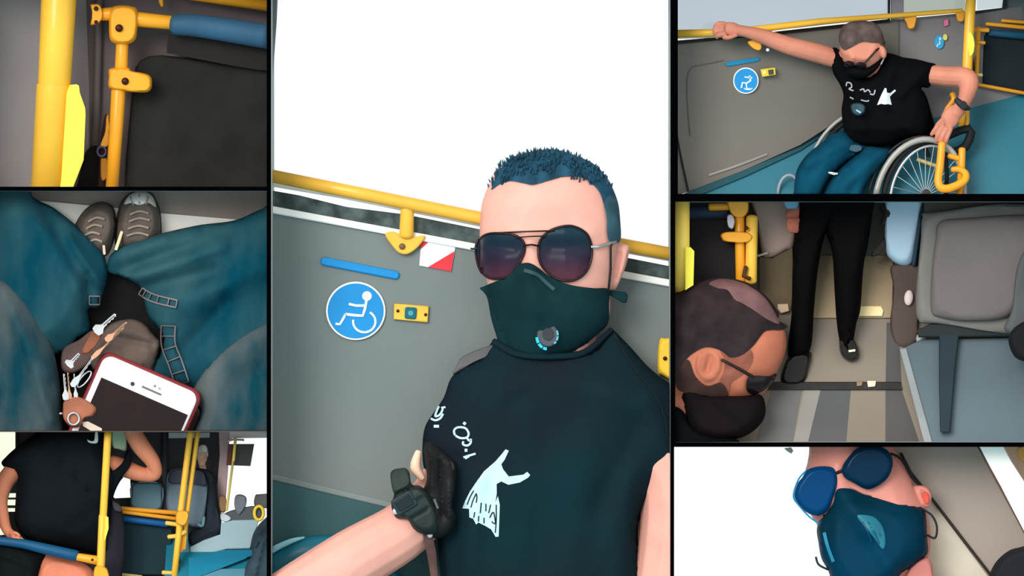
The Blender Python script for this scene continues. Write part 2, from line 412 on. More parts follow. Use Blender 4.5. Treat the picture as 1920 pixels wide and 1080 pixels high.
obj('strap', tube([(600, 650, 152), (585, 800, 152), (572, 1000, 152), (570, 1100, 152)], [12, 22, 20, 26], curve=3, flatd=.5), mat((52, 26, 24), .7, .2), t)
obj('clip', shell([(598, 660), (614, 655), (612, 800), (590, 830), (562, 825), (590, 745)], 146, 8, k=2), YEL, t)
obj('clip', shell([(580, 890), (606, 900), (600, 1000), (570, 1010), (566, 900)], 146, 8, k=2), mat((196, 130, 30), .5, .1), t)
obj('ring', tube([(x, y, 140) for x, y in ell(572, 852, 24, 28, 14)], 8, 8, closed=True), mat((88, 84, 118), .35, .1, metal=.5), t)
obj('dark_cover', shell([(480, 860), (540, 820), (575, 880), (590, 1100), (420, 1100), (440, 1020)], 168, 10, k=2), mat((14, 8, 8), .8, .1), t, label='black loose cover')

# ================= compartment B: view down on jeans, shoes, keys and phone =================
CELL = CB; Q(0, 350, 2.298)
obj('floor', plate([(-100, -80), (1250, -80), (1250, 1120), (-100, 1120)], 174, 12), mat((150, 136, 128), .7, .08, 8), None, False, kind='structure')
obj('trim_14', plate([(-100, 42), (230, 66), (500, 92), (700, 115), (1000, 140), (1250, 165), (1250, 420), (-100, 420)], 165, 8), mat((255, 246, 238), .7, .03, 4), None, False, kind='structure')
JD = dict(rough=.85, spec=.05, bump=.35, bscale=400, scale=9)
JEAN = mat((2, 62, 78), var=.1, rgb2=(52, 88, 94), stretch=(1, 1, .45), **JD)
JEAN2 = mat((10, 60, 72), var=.1, rgb2=(92, 98, 98), stretch=(1, 1, .4), **JD)
SHOE = mat((96, 82, 74), .65, .15, 25, .4, 150); SHOE2 = mat((226, 214, 208), .5, .08, 20); LACE = mat((150, 132, 118), .7, .2, 40)
per = thing('person', 'seated person seen from above, only jeans and trainers showing', 'person', 460, 600, 180)
def shoe(pts, d, laces, toe=None):
    s = obj('shoe', shell(pts, d, 42, B=10, k=1.3), SHOE, per); f = shell.front
    obj('sole', shell([((x-cx(pts))*1.06+cx(pts), (y-cy(pts))*1.03+cy(pts)) for x, y in pts], d+12, 6, B=6, k=4), mat((70, 58, 52), .8, .1), s)
    for (a, b, c, e_) in laces: obj('lace', stroke([(a, b), ((a+c)/2, (b+e_)/2-12), (c, e_)], 9, f, 2, 3), LACE, s)
    if toe:
        obj('toe_cap', shell(toe, 0, 0, front=lambda x, y, h: f(x, y)-3*h-1, back=lambda x, y, h: f(x, y)+1), SHOE2, s, label='pale shiny toe cap')
        for a in ((560, 40, 575, 80), (600, 30, 600, 75), (640, 40, 630, 78)): obj('toe_rib', stroke([a[:2], a[2:]], 6, f, 5, 3), mat((170, 155, 148), .6, .1), s)
cx = lambda p: sum(q[0] for q in p)/len(p); cy = lambda p: sum(q[1] for q in p)/len(p)
shoe([(335, 150), (375, 95), (430, 68), (480, 85), (497, 140), (492, 210), (465, 285), (420, 300), (370, 240), (330, 190)], 152, [(380, 150, 450, 140), (372, 180, 440, 172), (360, 212, 430, 205), (380, 240, 440, 238)])
shoe([(512, 110), (530, 60), (570, 26), (615, 18), (655, 35), (682, 90), (690, 150), (686, 215), (640, 265), (520, 265), (500, 210)], 152, [(560, 120, 640, 115), (555, 150, 645, 145), (550, 182, 640, 178), (545, 212, 640, 210)], [(535, 75), (560, 35), (610, 18), (655, 40), (672, 88), (640, 70), (600, 78), (565, 70)])
obj('lace_end', tube([(525, 195, 110), (500, 270, 110)], 7, flatd=.4), mat((230, 215, 170)), per)
obj('lace_end', tube([(447, 255, 112), (450, 290, 112)], 6, flatd=.4), mat((230, 200, 180)), per)
obj('trouser_leg', shell([(-100, -60), (110, -60), (140, 40), (230, 90), (320, 160), (400, 230), (450, 300), (462, 380), (440, 470), (420, 520), (378, 530), (385, 620), (330, 660), (250, 720), (-100, 730)], 132, 54, B=26, k=1.3,
    extra=fold([(200, 120, 390, 430, 37, -18), (300, 230, 420, 420, 24, 13), (130, 60, 330, 420, 67, 15), (380, 380, 380, 600, 18, -10), (60, 100, 220, 600, 54, 10)]), step=5), JEAN, per); fl1 = shell.front
obj('trouser_leg', shell([(1250, 60), (1130, 95), (1010, 145), (860, 165), (700, 200), (560, 240), (480, 290), (462, 360), (520, 385), (590, 420), (610, 450), (640, 560), (700, 640), (690, 720), (650, 790), (760, 860), (1250, 870)], 130, 56, B=26, k=1.25,
    extra=fold([(480, 300, 700, 225, 33, 13), (500, 370, 820, 260, 29, -15), (560, 400, 960, 250, 35, 13), (620, 440, 930, 370, 40, -20), (740, 520, 1150, 330, 67, 20), (700, 600, 780, 830, 40, 13), (800, 700, 980, 500, 45, -18), (620, 560, 660, 760, 32, -10)]), step=5), JEAN, per); fl2 = shell.front
obj('thigh', shell([(-100, 380), (0, 385), (70, 440), (150, 540), (215, 660), (250, 800), (262, 940), (250, 1150), (-100, 1150)], 104, 56, B=24, k=1.2,
    extra=fold([(0, 420, 200, 800, 40, 10), (0, 600, 150, 1000, 54, -8), (60, 560, 220, 1000, 29, 8)]), step=5), JEAN2, per)
obj('thigh', shell([(1250, 480), (1140, 575), (1030, 640), (920, 740), (840, 850), (830, 930), (862, 980), (830, 1150), (1250, 1150)], 104, 56, B=24, k=1.2,
    extra=fold([(900, 800, 1150, 620, 40, 10), (880, 960, 1150, 760, 54, -8)]), step=5), JEAN2, per)
STI = mat((128, 112, 116), .8, .1)
def seam(pts, w, f, rung):
    q = catmull(pts, 5); L, R = [], []
    for i, p in enumerate(q):
        a, b = q[max(i-1, 0)], q[min(i+1, len(q)-1)]; l = math.dist(a, b) or 1; nx, ny = -(b[1]-a[1])/l*w, (b[0]-a[0])/l*w
        L.append((p[0]+nx, p[1]+ny)); R.append((p[0]-nx, p[1]-ny))
    g = [stroke(L, 6, f, 4, 3, 0), stroke(R, 6, f, 4, 3, 0)]
    for i in range(0, len(q), rung): g.append(stroke([L[i], ((L[i][0]+R[i][0])/2, (L[i][1]+R[i][1])/2), R[i]], 4, f, 4, 3, 0))
    obj('seam', join(*g), STI, per, kind='stuff')
seam([(605, 450), (660, 480), (760, 505)], 16, fl2, 2)
seam([(725, 600), (725, 680), (755, 760), (785, 850)], 30, fl2, 3)
seam([(385, 490), (430, 490)], 18, fl1, 1)
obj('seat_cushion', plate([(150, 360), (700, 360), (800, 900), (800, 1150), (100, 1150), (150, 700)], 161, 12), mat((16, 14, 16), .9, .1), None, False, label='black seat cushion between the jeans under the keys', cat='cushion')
bag = thing('waist_bag', 'brown fabric pouch between the thighs behind the phone', 'bag', 560, 760, 150)
obj('pouch', shell([(480, 590), (560, 570), (620, 590), (665, 640), (690, 680), (660, 780), (640, 830), (420, 800), (380, 700), (430, 640)], 122, 30, B=14, k=1.3, extra=fold([(500, 650, 650, 680, 18, -10), (460, 720, 600, 760, 20, 8)])), mat((100, 84, 76), .8, .12, 20, .4, 200), bag)
obj('flap', shell([(272, 700), (340, 660), (395, 620), (420, 640), (400, 740), (330, 800), (268, 790)], 112, 10, k=2), mat((90, 70, 66), .8, .15, 20), bag)
# phone, rotated about 23 degrees
ph = thing('phone', 'white-fronted phone in dark red case lying tilted on lap', 'phone', 600, 950, 80)
def rot(pts, cx_, cy_, a):
    a = math.radians(a); return [(cx_+x*math.cos(a)-y*math.sin(a), cy_+x*math.sin(a)+y*math.cos(a)) for x, y in pts]
def rrect(w, h, r, n=5, y0=0):
    o = []
    for (qx, qy, s0) in ((w-r, y0+r, -90), (w-r, y0+h-r, 0), (-w+r, y0+h-r, 90), (-w+r, y0+r, 180)):
        for i in range(n+1): t = math.radians(s0+90*i/n); o.append((qx+r*math.cos(t), qy+r*math.sin(t)))
    return o
O = (655, 812, 23.5)
obj('case', slab(rot(rrect(236, 470, 48, y0=-20), *O), 52, 20, 10), mat((132, 36, 42), .5, .1, 10), ph, label='dark red rubber case')
obj('front_glass', slab(rot(rrect(222, 450, 44, y0=-6), *O), 46, 8, 8), mat((232, 228, 234), .3, .03), ph, label='white front bezel')
obj('screen', plate(rot([(-196, 96), (210, 96), (210, 520), (-196, 520)], *O), 44.5, 3), mat((44, 14, 10), .12, .3, 3, rgb2=(10, 8, 8)), ph, False, label='dark reflective screen')
obj('camera_lens', plate(rot(ell(-62, 68, 9, 9, 14), *O), 44.6, 1.5), mat((50, 50, 55), .3), ph, False)
obj('sensor', plate(rot(ell(30, 38, 5, 5, 10), *O), 44.6, 1), mat((120, 115, 115), .3), ph, False)
obj('sensor', plate(rot(ell(52, 40, 6, 5, 10), *O), 44.6, 1), mat((170, 165, 160), .3), ph, False)
obj('ear_speaker', plate(rot([(-20, 58), (70, 58), (70, 66), (-20, 66)], *O), 44.6, 1.5), mat((110, 105, 105), .6), ph, False)
Q(80, 560, 4.234)
ky = thing('key_bunch', 'bunch of steel keys with brown leather tag beside the phone', 'keys', 240, 900, 40)
def key(a, b, w, m, d=28, hole=True):
    dx, dy = b[0]-a[0], b[1]-a[1]; L = math.hypot(dx, dy); ux, uy = dx/L, dy/L; nx, ny = -uy, ux
    q = lambda s, t: (a[0]+ux*s*L+nx*t*w, a[1]+uy*s*L+ny*t*w)
    pts = [q(0, -1.6), q(.18, -1.9), q(.3, -1), q(.36, -.6), q(1, -.6), q(1.03, 0), q(.98, .5), q(.9, .3), q(.82, .7), q(.74, .35), q(.66, .7), q(.56, .4), q(.48, .7), q(.38, .7), q(.3, 1), q(.18, 1.9), q(0, 1.6), q(-.04, 0)]
    k_ = obj('key', plate(pts, d-12, 4), m, ky, False); obj('groove', stroke([q(.4, 0), q(.95, 0)], w*.25, d-12, .4, .5), RUB, k_)
BR = mat((200, 150, 120), .3, .2, 20, metal=.7)
key((420, 265), (578, 128), 24, SILVER, 38); key((505, 330), (665, 190), 14, BR, 46); key((395, 470), (640, 235), 10, BR, 50)
key((200, 530), (290, 440), 22, SILVER, 44); key((235, 690), (400, 470), 14, SILVER, 40); key((185, 800), (170, 600), 14, SILVER, 42); key((215, 800), (200, 590), 10, BR, 46); key((265, 790), (250, 600), 9, SILVER, 48)
obj('leather_tag', shell([(390, 260), (430, 250), (478, 262), (450, 330), (400, 400), (350, 440), (310, 430), (330, 370)], 44, 8, k=2), mat((130, 74, 48), .6, .2, 15), ky, label='brown leather tag')
obj('leather_tag', shell([(180, 800), (290, 780), (420, 860), (400, 930), (330, 950), (300, 1010), (230, 1020), (170, 960), (160, 880)], 42, 9, k=2), mat((165, 98, 72), .6, .2, 15), ky, label='light brown leather tag')
obj('ring', tube([(x, y, 28) for x, y in ell(245, 955, 45, 48, 20)], 10, 8, closed=True), SILVER, ky)
obj('ring', tube([(x, y, 44) for x, y in ell(330, 640, 80, 26, 22, rot=-50)], 7, 8, closed=True), SILVER, ky)
obj('chain_link', ball(145, 912, 42, 15, 11, 8), SILVER, ky)
obj('tab', plate([(315, 980), (360, 975), (470, 1030), (470, 1090), (400, 1060), (320, 1010)], 44, 5), mat((220, 205, 190), .4), ky, False)
# ================= compartment C: bus interior with standing passenger seen from behind (bottom left) =================
CELL = CC; Q(0, 800, 3.765)
DK = mat((58, 58, 62), .7, .1, 4)
obj('wall_back', plate([(900, -60), (1560, -60), (1545, 620), (1560, 700), (1250, 1200), (700, 1200), (700, 510), (925, 500), (915, 300), (900, 180)], 232, 10), DK, None, False, kind='structure')
obj('wall_left', plate([(115, -60), (900, -60), (900, 180), (780, 400), (780, 1200), (-150, 1200), (-150, 780), (60, 760), (60, 600), (105, 600), (112, 470), (60, 470), (60, 200), (115, 190)], 240, 8), mat((96, 92, 92), .7, .1, 4), None, False, kind='structure')
obj('window_6', plate([(-150, -60), (118, -60), (118, 800), (-150, 800)], 246, 2), glass((252, 254, 240)), None, False, kind='structure')
for y0, y1 in ((500, 515), (555, 575)):
    obj('trim_30', plate([(40, y0), (112, y0), (112, y1), (40, y1)], 238, 4), mat((120, 116, 120)), None, False, kind='structure')
obj('trim_31', tube([(1160, -60, 224), (1165, 620, 224)], 22), mat((72, 72, 76), .6), None, kind='structure')
obj('trim_32', slab([(1190, 40), (1480, 40), (1480, 78), (1190, 82)], 216, 8, 4), mat((190, 190, 196), .5), None, kind='structure')
obj('trim_33', slab([(108, -60), (130, -60), (128, 200), (108, 200)], 230, 10, 4), mat((60, 62, 66), .6), None, kind='structure')
obj('trim_34', slab([(1540, -60), (1625, -60), (1610, 300), (1590, 560), (1545, 640), (1525, 500), (1550, 200)], 214, 12, 6), mat((188, 158, 158), .6, .06), None, kind='structure')
obj('trim_35', slab([(1600, -60), (1980, -60), (1980, 78), (1640, 82), (1610, 100)], 216, 8, 4), mat((244, 226, 224), .6, .04), None, kind='structure')
obj('window_7', plate([(1540, -60), (1980, -60), (1980, 720), (1540, 720)], 244, 2), glass((254, 255, 254)), None, False, kind='structure')
fc = plane_fn((1200, 1100, 110), (1900, 1100, 110), (1500, 700, 225))
obj('floor', plate([(1180, 780), (1500, 740), (1980, 720), (1980, 1200), (1150, 1200)], fc, 8), mat((30, 118, 140), .4, .1, 5, spec=.3), None, False, kind='structure')
# driver area
tag(obj('entry_tread', slab([(1400, 1062), (1560, 1004), (1735, 1000), (1720, 1200), (1380, 1200)], lambda x, y: fc(x, y)-22, 12, 6), mat((92, 148, 168), .4, .1)), 'pale blue step tread at lower right by entry step', 'step')
t = thing('dashboard', 'pale blue-grey front cabin panel below windscreen', 'panel', 1600, 880, 180)
obj('panel_body', slab([(1560, 680), (1640, 660), (1830, 655), (1800, 760), (1765, 862), (1600, 866), (1440, 912), (1345, 906), (1340, 850), (1440, 800), (1555, 760)], 172, 14, 10), mat((150, 174, 182), .5, .06, 4), t)
obj('top_console', shell([(1610, 600), (1700, 575), (1800, 560), (1860, 600), (1830, 660), (1640, 668), (1560, 640)], 190, 16, k=2), mat((72, 76, 80), .6, .1), t, label='dark console top')
obj('console_knob', shell([(1560, 610), (1610, 625), (1635, 650), (1600, 672), (1560, 660)], 180, 10, k=2), mat((176, 180, 190), .5, .2, 30), t)
tag(obj('cab_seat', shell([(1662, 490), (1700, 478), (1738, 500), (1735, 560), (1700, 620), (1680, 640), (1655, 560)], 184, 14, k=2), mat((96, 100, 108), .6, .15, 20)), 'grey seat headrest seen low in the windscreen, left of yellow ring', 'seat')
tag(obj('cab_seat', shell([(1800, 490), (1840, 476), (1980, 476), (1980, 560), (1810, 570)], 196, 14, k=2), mat((78, 78, 80), .6, .15, 20)), 'dark grey headrest at right edge above yellow ring', 'seat')
tag(obj('yellow_ring', tube([(x, y, 170) for x, y in ell(1828, 610, 32, 48, 24)], 12, 10, closed=True), mat((230, 196, 60), .4)), 'yellow ring handle at right edge below windscreen', 'handle')
t = thing('monitor', 'black monitor hanging in front of bright windscreen', 'monitor', 1690, 280, 190)
obj('screen', slab([(1612, 122), (1795, 122), (1768, 278), (1598, 272)], 196, 12, 4), mat((52, 48, 50), .3, .1), t)
obj('side_panel', slab([(1612, 122), (1642, 122), (1632, 274), (1598, 272)], 194, 4, 2), mat((92, 44, 36), .5), t, label='reddish brown side strip')
obj('mount', tube([(1610, 100, 205), (1650, 90, 205), (1720, 94, 208)], 8), mat((220, 200, 190), .5), t)
t = thing('windscreen_pole', 'slim yellow pole passing in front of the black monitor', 'pole', 1590, 600, 180)
obj('pole', tube([(1662, 86, 182), (1648, 240, 180)], 11), mat((240, 206, 90), .4), t); obj('pole', tube([(1645, 240, 180), (1600, 590, 178)], 9), mat((206, 184, 96), .5), t)
obj('foot', shell([(1548, 500), (1590, 490), (1600, 560), (1585, 605), (1555, 590)], 190, 8, k=2), mat((130, 96, 66), .6, .2), t)
# seats
SB = mat((92, 126, 140), .55, .08, 4); SB2 = mat((104, 122, 136), .55, .1, 4)
def seat(pts, d, label, m, edge):
    t = thing('bus_seat', label, 'seat', pts[0][0], max(p[1] for p in pts), d, 'bus seats behind the yellow rails' if False else None)
    obj('seat_back', shell(pts, d, 14, B=8, k=2.2), m, t)
    obj('edge_piping', tube([(x, y, d-6) for x, y in edge], 5, curve=4), mat((150, 176, 190), .5), t)
    return t
seat([(932, 402), (1000, 396), (1138, 400), (1144, 480), (1140, 580), (1050, 590), (925, 570), (928, 480)], 214, 'flat grey-blue bus seat back under raised elbow', SB, [(935, 560), (935, 410), (1135, 408), (1140, 570)])
t = seat([(1178, 380), (1190, 320), (1230, 296), (1330, 292), (1430, 305), (1468, 360), (1470, 480), (1450, 640), (1440, 720), (1330, 700), (1240, 640), (1176, 580)], 206, 'rounded grey-blue bus seat back behind double yellow poles', SB2, [(1182, 560), (1182, 370), (1205, 318), (1250, 300)])
obj('head_pad', shell([(1200, 330), (1240, 305), (1330, 300), (1430, 315), (1455, 370), (1450, 420), (1330, 400), (1200, 400)], 190, 8, k=2.2), mat((62, 66, 80), .7), t, label='darker headrest pad')
obj('side_handle', tube([(1440, 640, 190), (1430, 700, 186), (1400, 690, 186)], 12, curve=3), mat((120, 156, 170), .4), t)
# elderly passenger
per = thing('person', 'white-haired passenger seated by driver behind double yellow poles', 'person', 1440, 820, 190)
hd = blob([ball(1428, 205, 188, 38, 62, 34), ball(1425, 250, 186, 28, 34, 28), ball(1400, 225, 186, 10, 16, 8), ball(1452, 232, 176, 9, 12, 12), tube([(1430, 270, 194), (1435, 330, 200)], [24, 30])], 1.4)
obj('head', hd, mat((206, 156, 132), .6, .08), per)
obj('hair', shell([(1392, 190), (1400, 140), (1430, 122), (1458, 135), (1470, 180), (1466, 215), (1450, 190), (1430, 185), (1410, 200), (1398, 220)], 184, 14, B=12, k=1.6), mat((196, 186, 176), .8, .2, 60, .5, 300), per, label='short white hair')
obj('jacket', shell([(1380, 300), (1420, 288), (1470, 306), (1510, 340), (1535, 430), (1540, 560), (1560, 640), (1558, 750), (1480, 800), (1400, 840), (1340, 832), (1345, 740), (1440, 700), (1460, 560), (1470, 420), (1440, 330)], 196, 20, k=1.6, extra=fold([(1500, 380, 1500, 640, 10, 4), (1400, 780, 1540, 720, 12, 4)])), mat((26, 34, 44), .8, .2, 12), per, label='dark jacket')
# railing group
t = thing('divider_rails', 'double yellow rails above blue-topped dark board in aisle', 'rail', 1060, 650, 170)
obj('rail', tube([(850, 578, 172), (1275, 612, 172)], 17), YEL, t); obj('rail', tube([(868, 602, 166), (1260, 652, 166)], 14), YEL, t)
t = thing('backrest_board', 'dark teal board with blue top rail in aisle', 'board', 1020, 1040, 180)
obj('panel', slab([(862, 660), (1180, 690), (1215, 730), (1205, 1030), (1180, 1050), (850, 1040)], 186, 10, 8), mat((28, 52, 60), .6, .1, spec=.1), t)
obj('padded_bar', tube([(875, 650, 176), (1178, 688, 176)], 24), mat((16, 88, 150), .5, .08), t, label='blue padded bar')
obj('foot_rail', tube([(830, 1040, 176), (1000, 1060, 176)], 12), mat((220, 200, 130), .4), t)
t = thing('double_pole', 'pair of parallel yellow poles with clamp brackets right of passenger', 'pole', 1240, 1050, 140)
obj('pole', tube([(1350, -60, 128), (1342, 60, 128), (1275, 600, 128), (1262, 760, 128), (1215, 1200, 128)], 23), YEL2, t)
obj('pole', tube([(1402, -60, 140), (1390, 80, 140), (1318, 620, 140), (1295, 860, 140)], 18), YEL2, t)
obj('joint', shell([(1250, 600), (1330, 600), (1325, 660), (1300, 700), (1245, 680)], 122, 16, k=2), YEL, t)
for a in ([(1175, 680, 130), (1250, 690, 130)], [(1190, 778, 130), (1260, 770, 130), (1310, 740, 130)], [(1150, 1030, 130), (1215, 1035, 130)]):
    obj('bracket', tube(a, 16), mat((240, 190, 80), .4), t)
obj('fin_plate', slab([(1262, 790), (1305, 760), (1298, 860), (1280, 890), (1255, 880)], 134, 10, 4), mat((240, 150, 30), .4), t)
obj('clip', tube([(1248, 890, 130), (1262, 960, 130)], 16), mat((60, 30, 24), .6), t)
tag(obj('side_panel', slab([(1250, 700), (1325, 690), (1330, 820), (1345, 910), (1330, 1200), (1235, 1200), (1270, 950)], 172, 10, 6), mat((94, 138, 154), .5, .1)), 'pale blue upright panel right of double yellow poles', 'panel')
tag(obj('entry_step', slab([(1330, 925), (1430, 912), (1560, 872), (1870, 872), (1740, 930), (1560, 1000), (1400, 1060), (1330, 1080)], lambda x, y: fc(x, y)-14, 12, 6), mat((30, 124, 156), .4, .1)), 'teal entry step in front of pale cabin panel', 'step')
tag(obj('grey_knees', shell([(1990, 580), (1880, 640), (1800, 730), (1770, 830), (1780, 900), (1730, 1000), (1725, 1200), (1990, 1200)], 120, 30, k=1.5, extra=fold([(1880, 660, 1800, 860, 12, 5), (1860, 800, 1800, 1040, 14, 6)])), mat((44, 62, 72), .8, .3, 12, .3, 100)), 'grey-blue knees of a passenger cut by right border', 'seat')  # knees of the passenger at the right edge
# standing passenger from behind
per = thing('person', 'broad standing passenger in black t-shirt seen from behind, elbow raised', 'person', 420, 1000, 130)
SKC = mat((208, 128, 96), .55, .06, 16)
aR = chain([(790, 270, 140), (870, 290, 132), (980, 330, 122), (1092, 340, 118), (1080, 250, 112), (990, 130, 108), (930, 20, 108), (900, -60, 108)], [70, 66, 56, 44, 54, 66, 62, 56], 5)
aL = chain([(90, 320, 132), (30, 400, 124), (0, 520, 112), (20, 640, 100), (50, 730, 88), (90, 770, 80)], [70, 66, 56, 46, 36, 34], 5)
fg = [chain([(80+i*18, 770+i*3, 74), (100+i*20, 790+i*4, 60), (110+i*20, 812+i*4, 62)], [15, 14, 12], 3) for i in range(4)]
tb = chain([(70, 750, 70), (110, 750, 60), (140, 770, 58)], [14, 13, 10], 3)
obj('body', blob([aR, aL, tb, ball(95, 772, 78, 44, 30, 22, 15), ball(430, 350, 150, 300, 280, 80), tube([(500, 80, 150), (500, -80, 150)], [100, 110])]+fg, 2, 3), SKC, per)
obj('tshirt', shell([(10, 260), (40, 215), (110, 150), (200, 80), (260, 40), (300, 0), (350, -60), (720, -60), (740, 60), (800, 300), (900, 170), (925, 190), (930, 240), (900, 320), (840, 400), (800, 500), (790, 620), (770, 760), (760, 900), (680, 900), (520, 870), (330, 830), (200, 800), (140, 740), (100, 640), (130, 500), (130, 420), (105, 330), (60, 310)], 134, 56, k=1.35, extra=fold([(380, 160, 620, 440, 16, 7), (400, 200, 600, 460, 24, -5), (190, 560, 240, 790, 14, 6), (130, 200, 240, 120, 30, 6), (740, 560, 500, 700, 40, -5), (300, 600, 620, 820, 40, 4)])), mat((20, 24, 28), .85, .15, 8, .3, 300, spec=.03), per, label='black t-shirt')
obj('sleeve', shell([(775, 330), (800, 312), (860, 258), (905, 172), (926, 190), (932, 235), (905, 300), (835, 390), (790, 480), (770, 470)], 112, 9, B=16, k=1.6), mat((20, 24, 28), .85, .15, 8, .3, 300, spec=.03), per, label='black sleeve stretched over raised arm')
obj('trousers', shell([(700, 480), (790, 490), (850, 560), (880, 700), (885, 900), (860, 1060), (850, 1200), (730, 1200), (720, 800)], 150, 26, k=1.6, step=6, extra=fold([(800, 560, 830, 1000, 16, 4)])), mat((34, 32, 42), .85, .15, 8), per, label='dark trousers')
obj('pocket_item', shell([(790, 520), (850, 560), (860, 600), (810, 590)], 118, 5, k=2), mat((60, 54, 60), .6, .3, 30), per)
obj('collar_tag', shell([(618, 90), (640, 100), (665, 95), (672, 40), (690, 40), (690, 110), (650, 118), (622, 108)], 82, 4, k=2), mat((200, 210, 206), .6), per, label='pale strap at neck')
obj('mask_cloth', shell([(795, 20), (880, 20), (895, 130), (885, 170), (840, 160), (795, 140)], 146, 6, k=2), mat((186, 212, 176), .6, .08), per, label='pale green face mask in hand')
# front pole, padded bar, seated passenger
t = thing('grab_pole', 'thick yellow pole with fin in front of passenger in black t-shirt', 'pole', 710, 1050, 40)
obj('pole', tube([(765, -60, 40), (760, 80, 40), (728, 640, 40)], 27), YEL2, t)
obj('sleeve', tube([(726, 630, 40), (702, 1200, 40)], 30), YEL2, t)
obj('fin', plate([(745, 630), (765, 640), (766, 720), (748, 780), (742, 800), (730, 800)], 34, 10), YELB, t, False)
obj('lower_joint', shell([(670, 990), (740, 990), (766, 1030), (764, 1100), (670, 1100)], 30, 14, k=2), YEL, t)
t = thing('arm_rail', 'blue padded armrest bar with yellow end joining front pole', 'rail', 400, 940, 55)
obj('padded_bar', tube([(-60, 800, 60), (150, 825, 58), (340, 868, 56), (535, 912, 54)], [30, 34, 40, 42], curve=3), mat((14, 78, 116), .45, .1, 8), t, label='blue padding')
obj('end_joint', tube([(530, 916, 52), (690, 945, 46)], [27, 34]), YEL, t)
obj('screw', tube([(652, 940, 26), (652, 940, 20)], 10), SCREW, t)
per = thing('person', 'seated passenger lower left, black shorts and bare knee below blue bar', 'person', 400, 1050, 80)
obj('body', shell([(250, 1200), (268, 1000), (300, 910), (380, 915), (480, 935), (590, 965), (650, 1010), (670, 1060), (690, 1200)], 104, 34, k=1.4), mat((216, 128, 98), .55, .06, 16), per)
obj('shorts', shell([(-150, 820), (60, 820), (200, 850), (320, 900), (290, 980), (270, 1080), (260, 1200), (-150, 1200)], 96, 36, k=1.4, extra=fold([(0, 900, 250, 1000, 20, 4)])), mat((16, 20, 22), .85, .15, spec=.05), per, label='black shorts')
# ================= compartment D: man with sunglasses and mask (centre) =================
CELL = CD; Q(0, 0, 1)
GREYW = mat((116, 124, 122), .5, .05, 2.5, rgb2=(106, 118, 118), spec=.3)
wd = lambda x, y: 205.0
obj('wall_back', plate([(440, 376), (1320, 548), (1320, 1180), (440, 1180)], wd, 16), GREYW, None, False, kind='structure')
obj('trim_15', slab([(440, 373), (1320, 536), (1320, 550), (440, 387)], 197, 12, 3), WHT, None, kind='structure')
obj('trim_16', slab([(440, 345), (560, 366), (650, 388), (760, 402), (900, 430), (1100, 468), (1320, 512), (1320, 536), (1100, 496), (900, 459), (700, 422), (440, 374)], 204, 9, 3), mat((78, 92, 92), .8, .3, 30), None, kind='structure')
obj('trim_17', slab([(440, 330), (1320, 486), (1320, 502), (900, 425), (640, 372), (440, 338)], 209, 8, 2), mat((250, 244, 236), .6, .05, 20), None, kind='structure')
obj('trim_18', slab([(440, -60), (523, -60), (519, 40), (514, 110), (509, 180), (440, 180)], 190, 14, 4), mat((128, 126, 122), .6, .1), None, kind='structure')
obj('window_1', plate([(440, -60), (1320, -60), (1320, 500), (440, 345)], 218, 3), glass((255, 255, 255)), None, False, kind='structure')
YD = mat((246, 186, 66), .35, .06, 6, coat=.2)
t = thing('handrail', 'yellow handrail along white window behind the masked man', 'handrail', 760, 400, 190)
obj('rail', tube([(430, 314, 180), (700, 368, 180), (900, 409, 180), (1100, 446, 180), (1330, 490, 180)], 12.5), YD, t)
b = obj('bracket', tube([(764, 384, 184), (762, 440, 190)], [13, 14], flatd=.8), YD, t)
obj('flange', slab([(722, 440), (736, 434), (752, 440), (775, 444), (797, 442), (790, 456), (776, 470), (762, 477), (748, 474), (736, 462)], 190, 8, 3, True), YD, t)
obj('screw', tube([(754, 462, 190), (754, 462, 187)], 6), mat((120, 90, 60), .4), b)
t = thing('warning_sticker', 'red and white diagonal warning sticker beside rail bracket', 'sticker', 820, 500, 203)
obj('backing', slab([(790, 451), (854, 463), (846, 509), (786, 498)], 202, 2, 1), WHT, t)
RED = mat((222, 52, 62), .5, .05)
obj('stripe', plate([(790, 451), (804, 453.5), (788, 468)], 201.2, 1), RED, t, False)
obj('stripe', plate([(852, 471), (846, 509), (802, 501)], 201.2, 1), RED, t, False)
BLU = mat((18, 138, 205), .45, .05, 6)
tag(obj('notice_strip', slab(rot(rrect(75, 16, 7, y0=-8), 675, 503, 11), 199, 5, 3), BLU), 'long blue rounded strip on grey wall above wheelchair sign', 'sign')
def wheel_sign(cx_, cy_, r, ry, d, label, icon, ringw=.06, group=None):
    t = thing('wheelchair_sign', label, 'sign', cx_, cy_+ry, d)
    obj('rim', slab(ell(cx_, cy_, r, ry, 40), d, 3, r*.03), WHT, t, label='white rim')
    obj('disc', slab(ell(cx_, cy_, r*(1-ringw), ry*(1-ringw), 40), d-1, 2, r*.02), BLU, t, label='blue disc')
    for g in icon: obj('symbol', g, mat((225, 240, 248), .5, .02), t, kind=None)
    return t
D0 = 199
ic = [join(plate(ell(688, 555, 9, 9, 16), D0-2, 1), stroke([(687, 564), (684, 580), (680, 592), (664, 591), (648, 589)], 5, D0-1, 1, 1, 0), stroke([(654, 570), (668, 573), (683, 573)], 4.5, D0-1, 1, 1, 0),
      stroke([(648, 589), (642, 600), (637, 608), (629, 607)], 4.5, D0-1, 1, 1, 0), stroke(ell(683, 603, 21, 20, 20, -60, 190), 4, D0-1, 1, 1, 0))]
wheel_sign(667, 583, 56, 55, D0, 'large round blue wheelchair sign with white figure behind the masked man', ic)
t = thing('stop_button', 'yellow button box with teal square on grey wall by large sign', 'button', 770, 600, 198)
obj('housing', slab([(739, 569), (804, 574), (802, 605), (738, 599)], 196, 8, 3), mat((240, 190, 70), .45, .08, 10), t)
